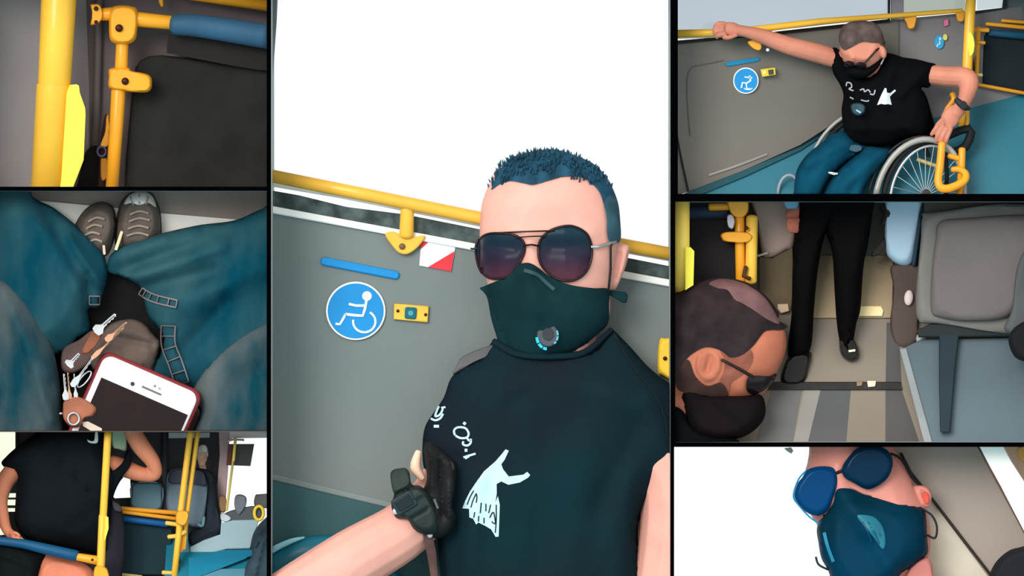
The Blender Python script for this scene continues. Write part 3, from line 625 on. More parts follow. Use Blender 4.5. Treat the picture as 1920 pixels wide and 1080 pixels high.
obj('button', slab(rot(rrect(11, 22, 4, y0=-11), 770, 587, 4), 192, 6, 2), mat((10, 96, 116), .4, .1), t)
obj('button_mark', plate(ell(770, 587, 5, 5, 12), 191.5, 1), mat((70, 160, 165), .4), t, False)
for x, y in ((746, 583), (798, 590)): obj('screw', tube([(x, y, 197), (x, y, 195)], 3), SCREW, t)
t = thing('yellow_bracket', 'bright yellow bracket beside shoulder of centre man at right border', 'bracket', 1246, 710, 190)
obj('bracket_body', shell([(1236, 640), (1250, 634), (1300, 636), (1300, 730), (1244, 705), (1233, 695)], 190, 16, k=2), mat((255, 205, 60), .4, .08), t)
obj('screw', tube([(1247, 672, 174), (1247, 672, 172)], 4), SCREW, t)
obj('baseboard_back', slab([(440, 872), (560, 900), (760, 948), (960, 990), (960, 1003), (760, 960), (560, 913), (440, 884)], 200, 8, 3), mat((128, 140, 138), .55, .06), None, kind='structure')
obj('baseboard_left', plate([(440, 884), (560, 913), (760, 960), (1320, 1080), (1320, 1180), (440, 1180)], 196, 8), mat((52, 92, 96), .6, .08), None, False, kind='structure')
t = thing('wheel_guard', 'curved teal guard with pale highlight at bottom-left of centre picture', 'guard', 560, 1075, 170)
obj('guard_body', shell([(450, 1060), (510, 1032), (560, 1010), (610, 1003), (660, 1010), (720, 1040), (760, 1100), (760, 1180), (450, 1180)], 178, 20, k=1.5), mat((12, 106, 126), .3, .06), t)
obj('edge_highlight', tube([(470, 1060, 162), (510, 1032, 160), (545, 1015, 160), (570, 1008, 164)], [5, 6, 5, 2], flatd=.5, curve=4), mat((150, 220, 232), .3), t)  # painted highlight running along the rim of the guard

# --- the man ---
Q(860, 260, 2.455)
per = thing('person', 'man in dark sunglasses, black valve mask and black printed t-shirt', 'person', 420, 1950, 150)
SKF = mat((234, 168, 152), .5, .04, 14, .1, 160)
headpts = [(106, 300), (122, 250), (150, 190), (190, 130), (240, 92), (300, 70), (380, 58), (470, 62), (560, 88), (630, 130), (690, 210), (722, 290), (738, 380), (740, 470), (728, 560), (700, 700), (690, 830), (600, 930), (500, 1000), (380, 1040), (270, 1010), (200, 900), (160, 780), (130, 660), (105, 560), (96, 460), (98, 370)]
hx = fold([(330, 480, 345, 600, 32, 12), (120, 440, 600, 440, 40, 5), (250, 300, 550, 300, 110, 4), (200, 560, 200, 620, 50, 4), (560, 560, 560, 620, 60, 5), (150, 500, 250, 505, 28, -5), (430, 500, 560, 505, 32, -5)])
head = shell(headpts, 125, 82, B=95, k=1.12, extra=hx, step=5); hf, hb = shell.front, shell.back
ear = shell([(715, 520), (735, 480), (765, 485), (788, 495), (785, 530), (770, 590), (750, 640), (728, 690), (708, 700), (700, 620)], 122, 12, B=10, k=1.2, extra=fold([(770, 510, 740, 640, 12, 4), (740, 530, 725, 640, 10, -5)]))
lear = shell([(102, 520), (92, 500), (84, 530), (90, 580), (104, 620), (112, 600)], 128, 8, k=1.2)
Q(0, 0, 1)
neck = tube([(1040, 600, 150), (1045, 680, 165), (1060, 800, 165)], [80, 72, 70], 20)
chest = ball(1060, 960, 150, 180, 230, 30)
arm_r = chain([(880, 770, 150), (850, 850, 145), (825, 915, 130), (765, 988, 90), (660, 1052, 60), (540, 1130, 45)], [50, 44, 46, 54, 60, 62])
arm_l = chain([(1190, 780, 150), (1270, 880, 140), (1290, 980, 130), (1270, 1140, 120)], [70, 84, 92, 90])
obj('body', blob([head, ear, lear, neck, chest, arm_r, arm_l], 3.2, 4), SKF, per)
Q(860, 260, 2.455)
HAIR = mat((36, 76, 98), .7, .25, 30, .6, 250, spec=.1, stretch=(1, 1, .25)); HAIRS = mat((62, 96, 110), .8, .15, 25, .4, 300, spec=.1)
hairp = [(150, 235), (165, 195), (185, 150), (215, 112), (255, 82), (320, 62), (390, 50), (460, 52), (540, 78), (600, 104), (650, 140), (700, 210), (735, 300), (742, 390), (742, 470), (700, 480), (692, 420), (680, 350), (665, 290), (645, 240), (600, 195), (545, 172), (480, 175), (420, 190), (370, 205), (335, 212), (300, 205), (240, 195), (190, 208)]
hm = lambda x, y, h: hf(x, y)-1.5-5*min(1, h*1.6)
obj('hair', shell(hairp, 125, 1, front=hm, back=lambda x, y, h: hb(x, y)+5, step=5), HAIR, per, label='short blue-black brushed-up hair')
obj('hair_side', shell([(672, 290), (700, 260), (732, 290), (744, 380), (744, 470), (700, 480), (684, 440), (682, 370)], 125, 1, front=lambda x, y, h: hf(x, y)-6.6-2*h, back=lambda x, y, h: hf(x, y)+10), HAIRS, per, label='greyer clipped side hair')
rnd = random.Random(3); gs = []
tp = catmull([(150, 225, 0), (170, 180, 0), (190, 140, 0), (225, 105, 0), (260, 85, 0), (320, 64, 0), (390, 54, 0), (460, 56, 0), (540, 80, 0), (600, 106, 0), (650, 146, 0), (695, 210, 0)], 9)
for (x, y, _) in tp:
    for q in range(2):
        sx_, sy_ = x+rnd.uniform(-8, 8), y+rnd.uniform(0, 12); dd = 125+rnd.uniform(-35, 30)
        ax = (x-430)/420+rnd.uniform(-.3, .3); L = rnd.uniform(8, 22)*(1.1 if x < 560 else .5)
        gs.append(tube([(sx_, sy_+14, dd), (sx_+ax*L*.5, sy_-L*.3, dd-2), (sx_+ax*L, sy_-L, dd-3)], [7, 4.5, 1], 5, rnd=False))
for k in range(150):
    x = rnd.uniform(190, 650); top = 70+((x-400)/300)**2*95; y = rnd.uniform(top, top+95)
    q = px(x, y); z = hf(*q)-6; L = rnd.uniform(14, 30)
    gs.append(tube([(x, y+8, z+3), (x+rnd.uniform(-5, 5), y-L*.4, z-3), (x+rnd.uniform(-8, 8), y-L, z+1)], [4.5, 4, 1], 5, rnd=False))
obj('hair_tufts', join(*gs), HAIR, per, kind='stuff')
# sunglasses
sg = obj('sunglasses', join(
    tube([(x, y, hf(*px(x, y))-9+6*abs(x-190)/130) for x, y in catmull([(78, 520), (84, 480), (110, 450), (150, 436), (220, 438), (270, 450), (300, 480), (302, 520), (285, 560), (262, 600), (225, 635), (165, 645), (120, 630), (92, 590)], 4, True)], 6, 8, closed=True),
    tube([(x, y, hf(*px(x, y))-9+6*abs(x-490)/130) for x, y in catmull([(368, 500), (378, 465), (410, 430), (460, 408), (520, 402), (575, 425), (602, 460), (614, 520), (600, 590), (565, 635), (510, 655), (440, 640), (390, 595), (370, 550)], 4, True)], 6, 8, closed=True),
    tube([(170, 434, hf(*px(170, 434))-8), (300, 428, hf(*px(310, 428))-14), (440, 424, hf(*px(440, 424))-8)], 4, 8),
    tube([(262, 455, hf(*px(262, 455))-9), (330, 450, hf(*px(330, 450))-14), (400, 448, hf(*px(400, 448))-9)], 3.5, 8),
    tube([(300, 492, hf(*px(300, 492))-9), (335, 488, hf(*px(335, 488))-16), (370, 494, hf(*px(370, 494))-9)], 4.5, 8)), mat((52, 36, 38), .3, .1, metal=.6), per, label='thin dark metal frame')
def lensmat():
    m = bpy.data.materials.new('lens'); m.use_nodes = True; n = m.node_tree; b = n.nodes['Principled BSDF']
    t = n.nodes.new('ShaderNodeTexCoord'); s_ = n.nodes.new('ShaderNodeSeparateXYZ'); r = n.nodes.new('ShaderNodeMapRange'); c = n.nodes.new('ShaderNodeValToRGB')
    n.links.new(t.outputs['Object'], s_.inputs[0]); n.links.new(s_.outputs[2], r.inputs[0]); r.inputs[1].default_value = -.05; r.inputs[2].default_value = .04
    n.links.new(r.outputs[0], c.inputs[0]); n.links.new(c.outputs[0], b.inputs['Base Color'])
    c.color_ramp.elements[0].color = (*lin((84, 44, 56)), 1); c.color_ramp.elements[1].color = (*lin((22, 48, 60)), 1)
    c.color_ramp.elements.new(.45).color = (*lin((42, 34, 52)), 1)
    b.inputs['Roughness'].default_value = .3; b.inputs['Specular IOR Level'].default_value = .08; return m
LENS = lensmat()
for cxl, pts in ((190, [(80, 520), (86, 480), (112, 452), (150, 440), (220, 441), (268, 452), (298, 482), (300, 520), (283, 558), (260, 597), (223, 632), (165, 642), (122, 628), (95, 590)]),
            (490, [(370, 500), (380, 467), (412, 432), (460, 411), (520, 405), (573, 427), (600, 462), (611, 520), (597, 588), (563, 632), (510, 652), (442, 638), (392, 593), (372, 550)])):
    fn = (lambda c: (lambda x, y, h: hf(x, y)-8-3*h+6*abs((x-860)*2.455-c)/130))(cxl)
    obj('lens', shell(pts, 60, 1, front=fn, back=lambda x, y, h, f=fn: f(x, y, 0)+3), LENS, sg, label='dark gradient lens')
obj('temple', tube([(612, 498, hf(*px(612, 498))-8), (640, 498, hf(*px(640, 498))-8), (690, 484, hf(*px(690, 484))-8), (722, 476, hf(*px(722, 476))-7), (742, 470, 112)], [6, 8, 8, 8, 6], flatd=.5), SILVER, sg, label='silver temple')
obj('hinge', tube([(82, 505, 100), (62, 508, 108), (58, 506, 118)], 5), mat((60, 66, 70), .3, metal=.6), sg)
# mask
MASK = mat((20, 48, 52), .85, .1, 14, .25, 400, spec=.05)
maskp = [(98, 690), (110, 682), (150, 665), (200, 645), (240, 620), (270, 585), (300, 572), (335, 575), (375, 600), (420, 635), (480, 662), (540, 678), (620, 688), (690, 694), (692, 760), (688, 850), (640, 900), (590, 945), (540, 1010), (480, 1060), (380, 1080), (260, 1050), (200, 1010), (180, 930), (150, 830), (130, 730)]
mfo = fold([(300, 590, 360, 780, 60, 24), (340, 760, 380, 960, 110, 16), (300, 620, 440, 690, 16, 4), (150, 820, 200, 900, 30, -4)])
mfr = lambda x, y, h: hf(x, y)-5-mfo(x, y)*min(1, h*2)*.6-5*min(1, h*2)
obj('face_mask', shell(maskp, 120, 1, front=lambda x, y, h: min(mfr(x, y, h), 118-34*h), back=lambda x, y, h: max(hf(x, y)-2, 60) if h > .3 else 121, step=5), MASK, per, label='black cloth face mask with valve'); mf = shell.front
mk = [o for o in per.children if o.name.startswith('face_mask')][0]
v = obj('valve', slab(ell(410, 905, 50, 54, 28), min(mf(*px(410, 905)), mf(*px(390, 930)))-5, 10, 8), mat((74, 76, 84), .5, .1), mk, label='round grey valve')
vz = min(mf(*px(410, 905)), mf(*px(390, 930)))-6
CYA = mat((40, 190, 215), .4, .05)
for a, b in ((150, 178), (120, 145), (95, 115)): obj('valve_slot', stroke(ell(410, 912, 50, 56, 5, a, b), 13, vz, .5, 1, 0), CYA, mk)
for a, b in ((-25, 0), (5, 28), (35, 50)): obj('valve_slot', stroke(ell(410, 905, 46, 50, 5, a, b), 9, vz, .5, 1, 0), mat((90, 170, 185), .4), mk)
obj('valve_hole', slab(ell(412, 900, 26, 30, 18), vz-1, 2, 3), mat((52, 52, 60), .6), mk)
obj('nose_highlight', stroke([(300, 605), (360, 625), (400, 660), (440, 695)], 16, mf, 1, 2), mat((46, 76, 80), .7, .1), mk)  # paler stroke paints a highlight over the bridge of the mask
obj('ear_loop', tube([(690, 700, hf(*px(690, 700))-6), (700, 600, hf(*px(700, 600))-6), (700, 500, hf(*px(700, 500))-8), (705, 485, hf(*px(705, 485))-8)], 5, 8), mat((30, 30, 32), .7), mk)
obj('strap_tab', shell([(680, 695), (720, 700), (772, 710), (774, 750), (755, 755), (710, 728), (685, 715)], 112, 6, k=2), MASK, mk)
# t-shirt
Q(0, 0, 1)
shp = [(930, 636), (905, 668), (868, 688), (845, 710), (832, 745), (812, 775), (797, 800), (792, 835), (794, 875), (806, 905), (818, 950), (820, 1010), (826, 1080), (830, 1180), (1230, 1180), (1205, 1080), (1196, 1010), (1203, 962), (1232, 915), (1275, 880), (1340, 860), (1340, 760), (1262, 722), (1218, 690), (1186, 655), (1150, 618), (1143, 620), (1112, 656), (1092, 652), (1050, 648), (990, 644)]
sfo = fold([(1010, 720, 960, 760, 20, -6), (870, 700, 960, 690, 14, 8), (860, 780, 900, 720, 18, 10), (1080, 720, 1230, 740, 40, 12), (1150, 740, 1060, 900, 40, 10), (1200, 800, 1120, 960, 24, -10), (1100, 900, 1060, 1080, 30, 8), (1180, 900, 1160, 1080, 24, 10), (1030, 800, 1010, 1060, 26, -6), (900, 900, 880, 1060, 16, 8), (860, 860, 850, 1080, 14, -8), (1215, 760, 1257, 860, 26, 12)])
obj('tshirt', shell(shp, 128, 74, B=60, k=1.35, extra=sfo, step=9), SHIRT, per, label='black t-shirt with pale blue print'); sf = shell.front
ts = [o for o in per.children if o.name.startswith('tshirt')][0]
obj('collar', tube([(926, 640, 104), (970, 664, 76), (1040, 668, 66), (1096, 660, 84), (1146, 618, 112)], [6, 6, 6, 6, 5], curve=5, flatd=.7), SHIRT, ts)
obj('shoulder_seam', stroke([(1150, 625), (1190, 690), (1240, 760), (1257, 860)], 4, sf, .5, 1.5), mat((18, 32, 36), .9), ts)
obj('sleeve', shell([(868, 668), (905, 652), (935, 645), (930, 662), (890, 680), (850, 702), (858, 682)], 120, 12, k=1.6), mat((96, 92, 94), .8, .2), ts, label='grey strap on far shoulder')
PRN = mat((192, 222, 226), .8, .05, 30)
Q(700, 700, 2.843)
obj('print_figure', shell([(705, 405), (722, 412), (700, 460), (682, 485), (692, 512), (722, 550), (800, 540), (820, 525), (836, 542), (825, 556), (780, 582), (720, 594), (682, 576), (657, 590), (658, 640), (650, 690), (664, 655), (674, 700), (668, 870), (652, 872), (628, 832), (600, 815), (560, 795), (548, 806), (532, 775), (512, 768), (510, 722), (474, 720), (490, 680), (515, 630), (545, 585), (590, 522), (650, 470), (685, 430)], 0, 0, front=lambda x, y, h: sf(x, y)-1.6, back=lambda x, y, h: sf(x, y)+1, curve=False, step=4), PRN, ts, label='pale blue whirling dancer print')
for p in ([(500, 700), (515, 660), (535, 625)], [(520, 715), (530, 680), (548, 640)], [(548, 640), (552, 660), (548, 690)], [(575, 690), (572, 725), (570, 745)], [(600, 695), (600, 735)], [(625, 700), (615, 745)], [(620, 770), (640, 740), (650, 800), (630, 790)], [(655, 700), (655, 780), (650, 850)], [(535, 770), (540, 740)], [(560, 790), (562, 760)], [(590, 800), (590, 770)]):
    obj('print_slit', stroke(p, 6, sf, 1.6, 1), SHIRT, ts)
for i_, p in enumerate(([(435, 330), (430, 305), (450, 288), (490, 292), (508, 320), (498, 342), (465, 345), (438, 332)], [(498, 342), (510, 358), (522, 350)], [(520, 350), (518, 372), (500, 385), (478, 378), (480, 362)], [(494, 402), (494, 418)], [(480, 448), (505, 440), (545, 428)], [(488, 452), (510, 440)], [(480, 262), (492, 272)],
          [(350, 175), (338, 200), (330, 228), (352, 222), (368, 196), (366, 178)], [(376, 176), (378, 186)], [(306, 240), (330, 250), (356, 240), (372, 215)], [(322, 282), (350, 282)])):
    obj('print_letter', stroke(p, 15 if len(p) == 2 else 11, sf, .8, 1), PRN, ts)
obj('forearm_highlight', tube([(240, 420, 60), (225, 500, 64), (262, 560, 66)], [18, 30, 18], curve=4), mat((250, 204, 176), .5, .05), per, label='strip of elbow skin with sunlight painted in')  # sunlight on the skin painted in as a paler colour
# watch and pouch
w = obj('watch', shell([(92, 530), (150, 505), (190, 520), (205, 590), (250, 600), (290, 640), (330, 720), (345, 780), (340, 850), (270, 860), (215, 830), (180, 780), (120, 770), (95, 700), (110, 640)], 40, 26, k=1.6, extra=fold([(120, 640, 240, 600, 8, -6), (150, 710, 260, 640, 10, 5), (190, 780, 290, 720, 8, -5)])), mat((26, 38, 38), .5, .2, 15, .2, 80), per, label='chunky black wristwatch with steel crown')
obj('watch_case', slab(rot(rrect(62, 92, 16, y0=-46), 165, 690, -30), 10, 14, 8), mat((30, 48, 50), .35, .1), w)
obj('watch_face', slab(rot(rrect(46, 64, 12, y0=-32), 165, 690, -30), 8, 4, 4), mat((18, 34, 38), .12, .1), w)
obj('crown', ball(118, 735, 18, 16, 18, 14), mat((196, 216, 225), .3, metal=.4), w)
obj('strap', shell([(95, 530), (150, 505), (180, 515), (195, 590), (150, 620), (112, 640), (96, 590)], 26, 14, k=2), mat((42, 52, 46), .7, .2, 20), w, label='olive dark strap')
pc = obj('shoulder_pouch', shell([(270, 390), (320, 375), (400, 440), (440, 480), (440, 600), (420, 700), (440, 780), (400, 860), (330, 880), (290, 850), (300, 760), (262, 640), (285, 560)], 58, 26, k=1.4, extra=fold([(300, 400, 320, 600, 12, 7), (350, 420, 370, 760, 12, -8), (400, 480, 410, 760, 14, 7), (300, 560, 340, 800, 12, 7)])), mat((22, 22, 24), .6, .3, 12, .3, 60), per, label='black strapped camera pouch on forearm')
obj('pale_stroke', stroke([(325, 670), (345, 720)], 12, shell.front, 1, 3), mat((150, 165, 168), .3, metal=.5), pc)  # short pale metallic stroke across the pouch front
obj('rivet', ball(302, 860, 40, 16, 18, 12), mat((200, 205, 205), .3, metal=.4), pc)
obj('hanging_strap', tube([(290, 860, 48), (310, 960, 52), (325, 1080, 54), (325, 1200, 56)], [26, 26, 20, 16], flatd=.35), mat((88, 62, 58), .6, .3, 10), pc, label='worn brown strap')
obj('knot', ball(410, 500, 36, 22, 30, 10), mat((58, 46, 36), .7, .3), pc)
# ================= compartment E: man in wheelchair holding the bus rail (top right) =================
CELL = CE; Q(1260, 0, 2.909)
we = plane_fn((35, 0, 125), (1180, 0, 190), (35, 1000, 125))
obj('wall_left', plate([(-60, 246), (700, 165), (1240, 104), (1240, 480), (930, 640), (700, 790), (400, 925), (90, 1045), (-60, 1100)], we, 10), mat((112, 107, 100), .6, .06, 3), None, False, kind='structure')
wb = plane_fn((1240, 0, 193), (2030, 0, 232), (1240, 900, 193))
obj('wall_right', plate([(1240, 104), (1640, 66), (2030, 20), (2030, 700), (1240, 700)], wb, 10), mat((126, 122, 124), .6, .06, 3), None, False, kind='structure')
fe = plane_fn((0, 1100, 118), (2000, 1100, 118), (1000, 460, 236))
obj('floor', plate([(-60, 1110), (90, 1045), (400, 925), (700, 790), (930, 640), (1240, 470), (2030, 440), (2030, 1180), (-60, 1180)], fe, 10), mat((38, 108, 126), .35, .06, 4, spec=.4), None, False, kind='structure')
obj('baseboard_left', slab([(-60, 1110), (90, 1045), (400, 925), (700, 790), (930, 640), (1240, 470), (1240, 500), (930, 670), (700, 822), (400, 962), (100, 1085), (-60, 1150)], lambda x, y: fe(x, y)-5, 5, 4), mat((30, 74, 84), .5, .08), None, kind='structure')  # baseboard made darker and wider to paint in the shaded floor edge
obj('trim_19', stroke([(200, 955), (350, 905), (520, 840)], 12, we, 1, 2), mat((150, 146, 140), .6), None, kind='structure')
obj('trim_20', stroke([(20, 700), (50, 860), (90, 1045)], 9, we, 1, 2), mat((16, 16, 16), .7), None, kind='structure')
obj('wall_panel', join(stroke([(110, 365), (280, 330)], 3, we, 1, 1), stroke([(110, 365), (85, 420), (85, 560), (100, 740)], 3, we, 1, 1)), mat((92, 88, 84), .7), None, kind='structure')
obj('trim_21', stroke([(1240, 110), (1240, 330)], 5, wb, 1, 1), mat((96, 92, 94), .7), None, kind='structure')
obj('trim_22', plate([(-60, 228), (420, 188), (1180, 104), (1185, 122), (700, 176), (-60, 250)], lambda x, y: we(x, y)-4, 8), mat((40, 30, 26), .7, .2), None, False, kind='structure')
obj('trim_23', slab([(-60, 190), (300, 180), (420, 165), (1180, 78), (1180, 92), (420, 182), (260, 205), (-60, 216)], lambda x, y: we(x, y)-6, 6, 3), mat((250, 232, 208), .5), None, kind='structure')
obj('window_2', plate([(-60, -80), (1180, -80), (1180, 95), (700, 152), (-60, 200)], lambda x, y: we(x, y)+3, 3), glass((216, 222, 228)), None, False, kind='structure')
obj('window_3', plate([(1262, -80), (1600, -80), (1600, 64), (1262, 88)], lambda x, y: wb(x, y)+3, 3), glass((206, 210, 206)), None, False, kind='structure')
obj('window_4', plate([(1662, -80), (1815, -80), (1812, 40), (1662, 55)], lambda x, y: wb(x, y)+3, 3), glass((222, 228, 230)), None, False, kind='structure')
obj('trim_24', plate([(1176, -80), (1192, -80), (1190, 122), (1176, 124)], 184, 8), RUB, None, False, kind='structure')
obj('trim_25', slab([(1192, -80), (1264, -80), (1264, 100), (1192, 110)], 188, 8, 4), mat((150, 142, 150), .6), None, kind='structure')
obj('trim_26', plate([(1590, 66), (1662, 58), (1800, 42), (1815, -80), (1830, -80), (1826, 48), (1662, 76), (1590, 84)], lambda x, y: wb(x, y)-3, 5), mat((34, 38, 42), .6), None, False, kind='structure')
obj('wall_rear', plate([(1822, -80), (2030, -80), (2030, 120), (1822, 120)], 226, 10), mat((92, 104, 106), .6), None, False, kind='structure')
t = thing('window_rail', 'long yellow rail under bus window gripped by wheelchair user', 'rail', 700, 150, 170)
obj('rail', tube([(-60, 186, 108), (260, 178, 112), (420, 165, 118), (800, 118, 146), (1180, 88, 168), (1580, 58, 190)], [22, 21, 20, 18, 15, 12]), YEL2, t)
obj('bracket', shell([(415, 225), (470, 215), (490, 250), (480, 275), (450, 270), (420, 245)], 118, 8, k=2), YEL, t)
b = obj('bracket', shell([(1262, 92), (1330, 88), (1328, 130), (1318, 155), (1290, 158), (1278, 125)], 184, 7, k=2), YEL, t)
obj('bracket', shell([(1550, 62), (1595, 60), (1596, 90), (1588, 118), (1560, 116), (1550, 90)], 196, 7, k=2), YEL, t)
obj('screw', tube([(522, 272, 118), (522, 272, 113)], 10), mat((230, 225, 225), .3), t)
tag(obj('notice_strip', slab([(290, 345), (300, 338), (465, 312), (478, 316), (480, 328), (470, 335), (305, 362), (292, 358)], lambda x, y: we(x, y)-3, 3, 3), mat((22, 128, 170), .5)), 'small blue strip on wall left of the wheelchair user', 'sign')
icE = [join(plate(ell(424, 398, 14, 14, 12), we(*px(424, 398))-6, 1), stroke([(424, 412), (428, 440), (405, 455), (385, 450), (378, 480)], 9, lambda x, y: we(x, y)-5, 1, 1, 0), stroke([(395, 420), (440, 425)], 7, lambda x, y: we(x, y)-5, 1, 1, 0),
      stroke([(405, 455), (408, 485), (425, 482)], 7, lambda x, y: we(x, y)-5, 1, 1, 0), stroke(ell(415, 455, 36, 34, 14, -40, 130), 5, lambda x, y: we(x, y)-5, 1, 1, 0))]
t = wheel_sign(403, 440, 70, 72, we(*px(403, 440))-4, 'round blue wheelchair sign left of the man in the wheelchair', icE, .09)
t = thing('stop_button', 'small yellow button box right of round sign near outstretched arm', 'button', 520, 420, 140)
obj('housing', slab([(482, 378), (562, 368), (566, 408), (492, 420)], 138, 6, 4), mat((226, 196, 60), .5, .1), t)
obj('button', slab([(524, 382), (552, 378), (554, 404), (528, 408)], 135, 5, 3), mat((60, 62, 50), .4), t)
obj('label_mark', plate([(494, 390), (512, 387), (514, 402), (496, 405)], 136, 3), mat((250, 236, 150), .4), t, False)
t = thing('wheelchair_sign', 'tiny blue wheelchair sign on far wall beside yellow grab pole', 'sign', 1458, 265, 200)
z = wb(*px(1458, 230))-4
obj('disc', slab(ell(1458, 230, 26, 38, 24), z, 3, 2), mat((40, 160, 210), .5), t)
obj('symbol', join(plate(ell(1462, 212, 6, 8, 10), z-1, 1), stroke([(1460, 222), (1462, 240), (1448, 244), (1446, 256)], 6, z, 1, 1, 0)), mat((210, 235, 245), .5), t)
tag(obj('small_sticker', slab(ell(1490, 203, 13, 18, 16), z, 3, 2), mat((220, 214, 110), .5)), 'tiny yellow round sticker on far wall beside tiny blue sign', 'sticker')
tag(obj('small_sticker', slab([(1482, 110), (1508, 104), (1508, 138), (1484, 144)], z, 3, 2), mat((226, 110, 150), .5)), 'tiny pink sticker on far wall above tiny blue sign', 'sticker')
# grab pole and far furniture
t = thing('grab_pole', 'yellow vertical grab pole beside the wheelchair user bent elbow', 'pole', 1600, 1060, 130)
obj('pole', tube([(1634, -80, 160), (1610, 380, 152), (1590, 700, 146)], 29), YEL2, t)
obj('fin', shell([(1618, 170), (1636, 178), (1650, 220), (1648, 280), (1630, 310), (1612, 300)], 154, 10, k=2), YELB, t)
t = thing('far_post', 'thin yellow post with side brackets right of grab pole', 'post', 1665, 440, 190)
obj('post', tube([(1672, 150, 196), (1660, 430, 196)], 14), YEL, t)
obj('bracket', tube([(1640, 160, 194), (1725, 165, 194)], 13), YEL, t); obj('bracket', tube([(1660, 230, 192), (1705, 234, 192)], 10), YEL, t)
obj('bracket', tube([(1650, 405, 192), (1690, 410, 192)], 10), mat((214, 186, 120), .4), t)
obj('strap', shell([(1622, 310), (1642, 300), (1650, 400), (1625, 400)], 190, 6, k=2), mat((60, 20, 20), .7), t)
t = thing('backrest_board', 'dark backrest board with blue top behind the far post', 'board', 1850, 500, 215)
obj('panel', slab([(1700, 200), (1720, 165), (2030, 200), (2030, 540), (1850, 500), (1690, 462)], 214, 8, 8), mat((30, 38, 42), .7, .1, spec=.05), t)
obj('padded_bar', tube([(1735, 178, 206), (2030, 204, 206)], [20, 24]), mat((20, 74, 104), .6), t)
t = thing('divider_rails', 'pair of thin yellow rails above the dark far backrest board', 'rail', 1850, 140, 205)
obj('rail', tube([(1715, 130, 200), (2030, 160, 200)], 11), YEL, t); obj('rail', tube([(1800, 112, 206), (2030, 132, 206)], 10), YEL, t)
tag(obj('lower_rail', tube([(1660, 460, 206), (2030, 528, 206)], 10), YEL), 'thin yellow rail along foot of dark far backrest board', 'rail')
# wheelchair
wc = thing('wheelchair', 'wheelchair with grey handrims and black tyres carrying the man', 'wheelchair', 1200, 1050, 110)
TY = mat((26, 26, 28), .7, .1); RIMG = mat((168, 166, 160), .4, .08, metal=.2)
def wring(cx_, cy_, rx, ry, d, rr, rot_, tilt, **k):
    return tube([(x, y, d+tilt*(x-cx_)) for x, y in ell(cx_, cy_, rx, ry, 48, rot=rot_)], rr, 10, closed=True, **k)
wr = obj('wheel', wring(1375, 1065, 215, 300, 100, 17, 14, .04), TY, wc, label='right wheel, black tyre')
obj('handrim', wring(1350, 1085, 238, 330, 90, 17, 14, .04), RIMG, wr, label='broad grey handrim')
obj('rim', wring(1385, 1065, 190, 275, 104, 8, 14, .04), mat((206, 210, 210), .3, metal=.5), wr)
obj('outer_ring', wring(1335, 1085, 262, 345, 98, 7, 14, .04), mat((44, 40, 44), .5), wr)
obj('hub', slab(ell(1385, 1065, 26, 34), 96, 20, 5), mat((60, 60, 64), .4, metal=.6), wr)
obj('spoke', join(*[tube([(1385+20*math.cos(a), 1065+26*math.sin(a), 104), (x, y, 104)], 2.5, 5, rnd=False) for a, (x, y) in zip([2*math.pi*i/26+.2 for i in range(26)], ell(1385, 1065, 188, 272, 26, rot=14))]), SILVER, wr, kind='stuff')
wl = obj('wheel', wring(1010, 910, 215, 300, 168, 14, 28, .03), TY, wc, label='left wheel mostly hidden behind the man')
obj('handrim', wring(990, 905, 228, 318, 162, 11, 28, .03), RIMG, wl)
obj('seat_frame', tube([(1340, 480, 150), (1335, 700, 148), (1400, 850, 140)], 12), mat((34, 34, 36), .5), wc)
obj('backrest', shell([(1180, 470), (1350, 480), (1410, 600), (1430, 760), (1300, 820), (1180, 780)], 172, 12, k=2), SHIRTK, wc)
obj('side_guard', tube([(1440, 770, 128), (1620, 700, 130), (1600, 800, 128), (1500, 840, 126)], [22, 24, 26, 20], curve=3), mat((22, 26, 30), .7), wc, label='black armrest pad')
obj('caster', tube([(x, y, 122) for x, y in ell(640, 1060, 62, 105, 24)], 9, 8, closed=True), mat((150, 160, 172), .4), wc)
obj('push_bar', tube([(1340, 870, 118), (1440, 905, 112)], 11), mat((196, 170, 110), .4), wc)
# yellow hinge frame
t = thing('folding_frame', 'bent yellow tube frame in front of the right wheel', 'frame', 1540, 1040, 70)
obj('loop', tube([(1472, 785, 74), (1462, 900, 70), (1452, 985, 68), (1470, 1025, 66), (1520, 1025, 66), (1590, 990, 70), (1602, 950, 74), (1570, 925, 80), (1530, 925, 84)], [21, 22, 22, 23, 23, 22, 20, 18, 16], curve=5), YEL, t)
obj('upright', tube([(1582, 815, 92), (1580, 900, 90), (1566, 1100, 88)], [20, 20, 18]), YEL, t)
obj('bracket', tube([(1510, 850, 92), (1580, 870, 92)], 15), YEL, t)
obj('upper_bar', tube([(1530, 512, 140), (1535, 545, 138), (1500, 590, 134), (1478, 640, 132)], [18, 14, 11, 10], curve=3), YEL, t)
obj('upper_bar', tube([(1608, 600, 132), (1612, 650, 130), (1608, 690, 130)], 11), YEL, t)
obj('lower_link', tube([(1495, 860, 100), (1500, 960, 100), (1490, 1100, 100)], 12), mat((24, 24, 28), .6), t)
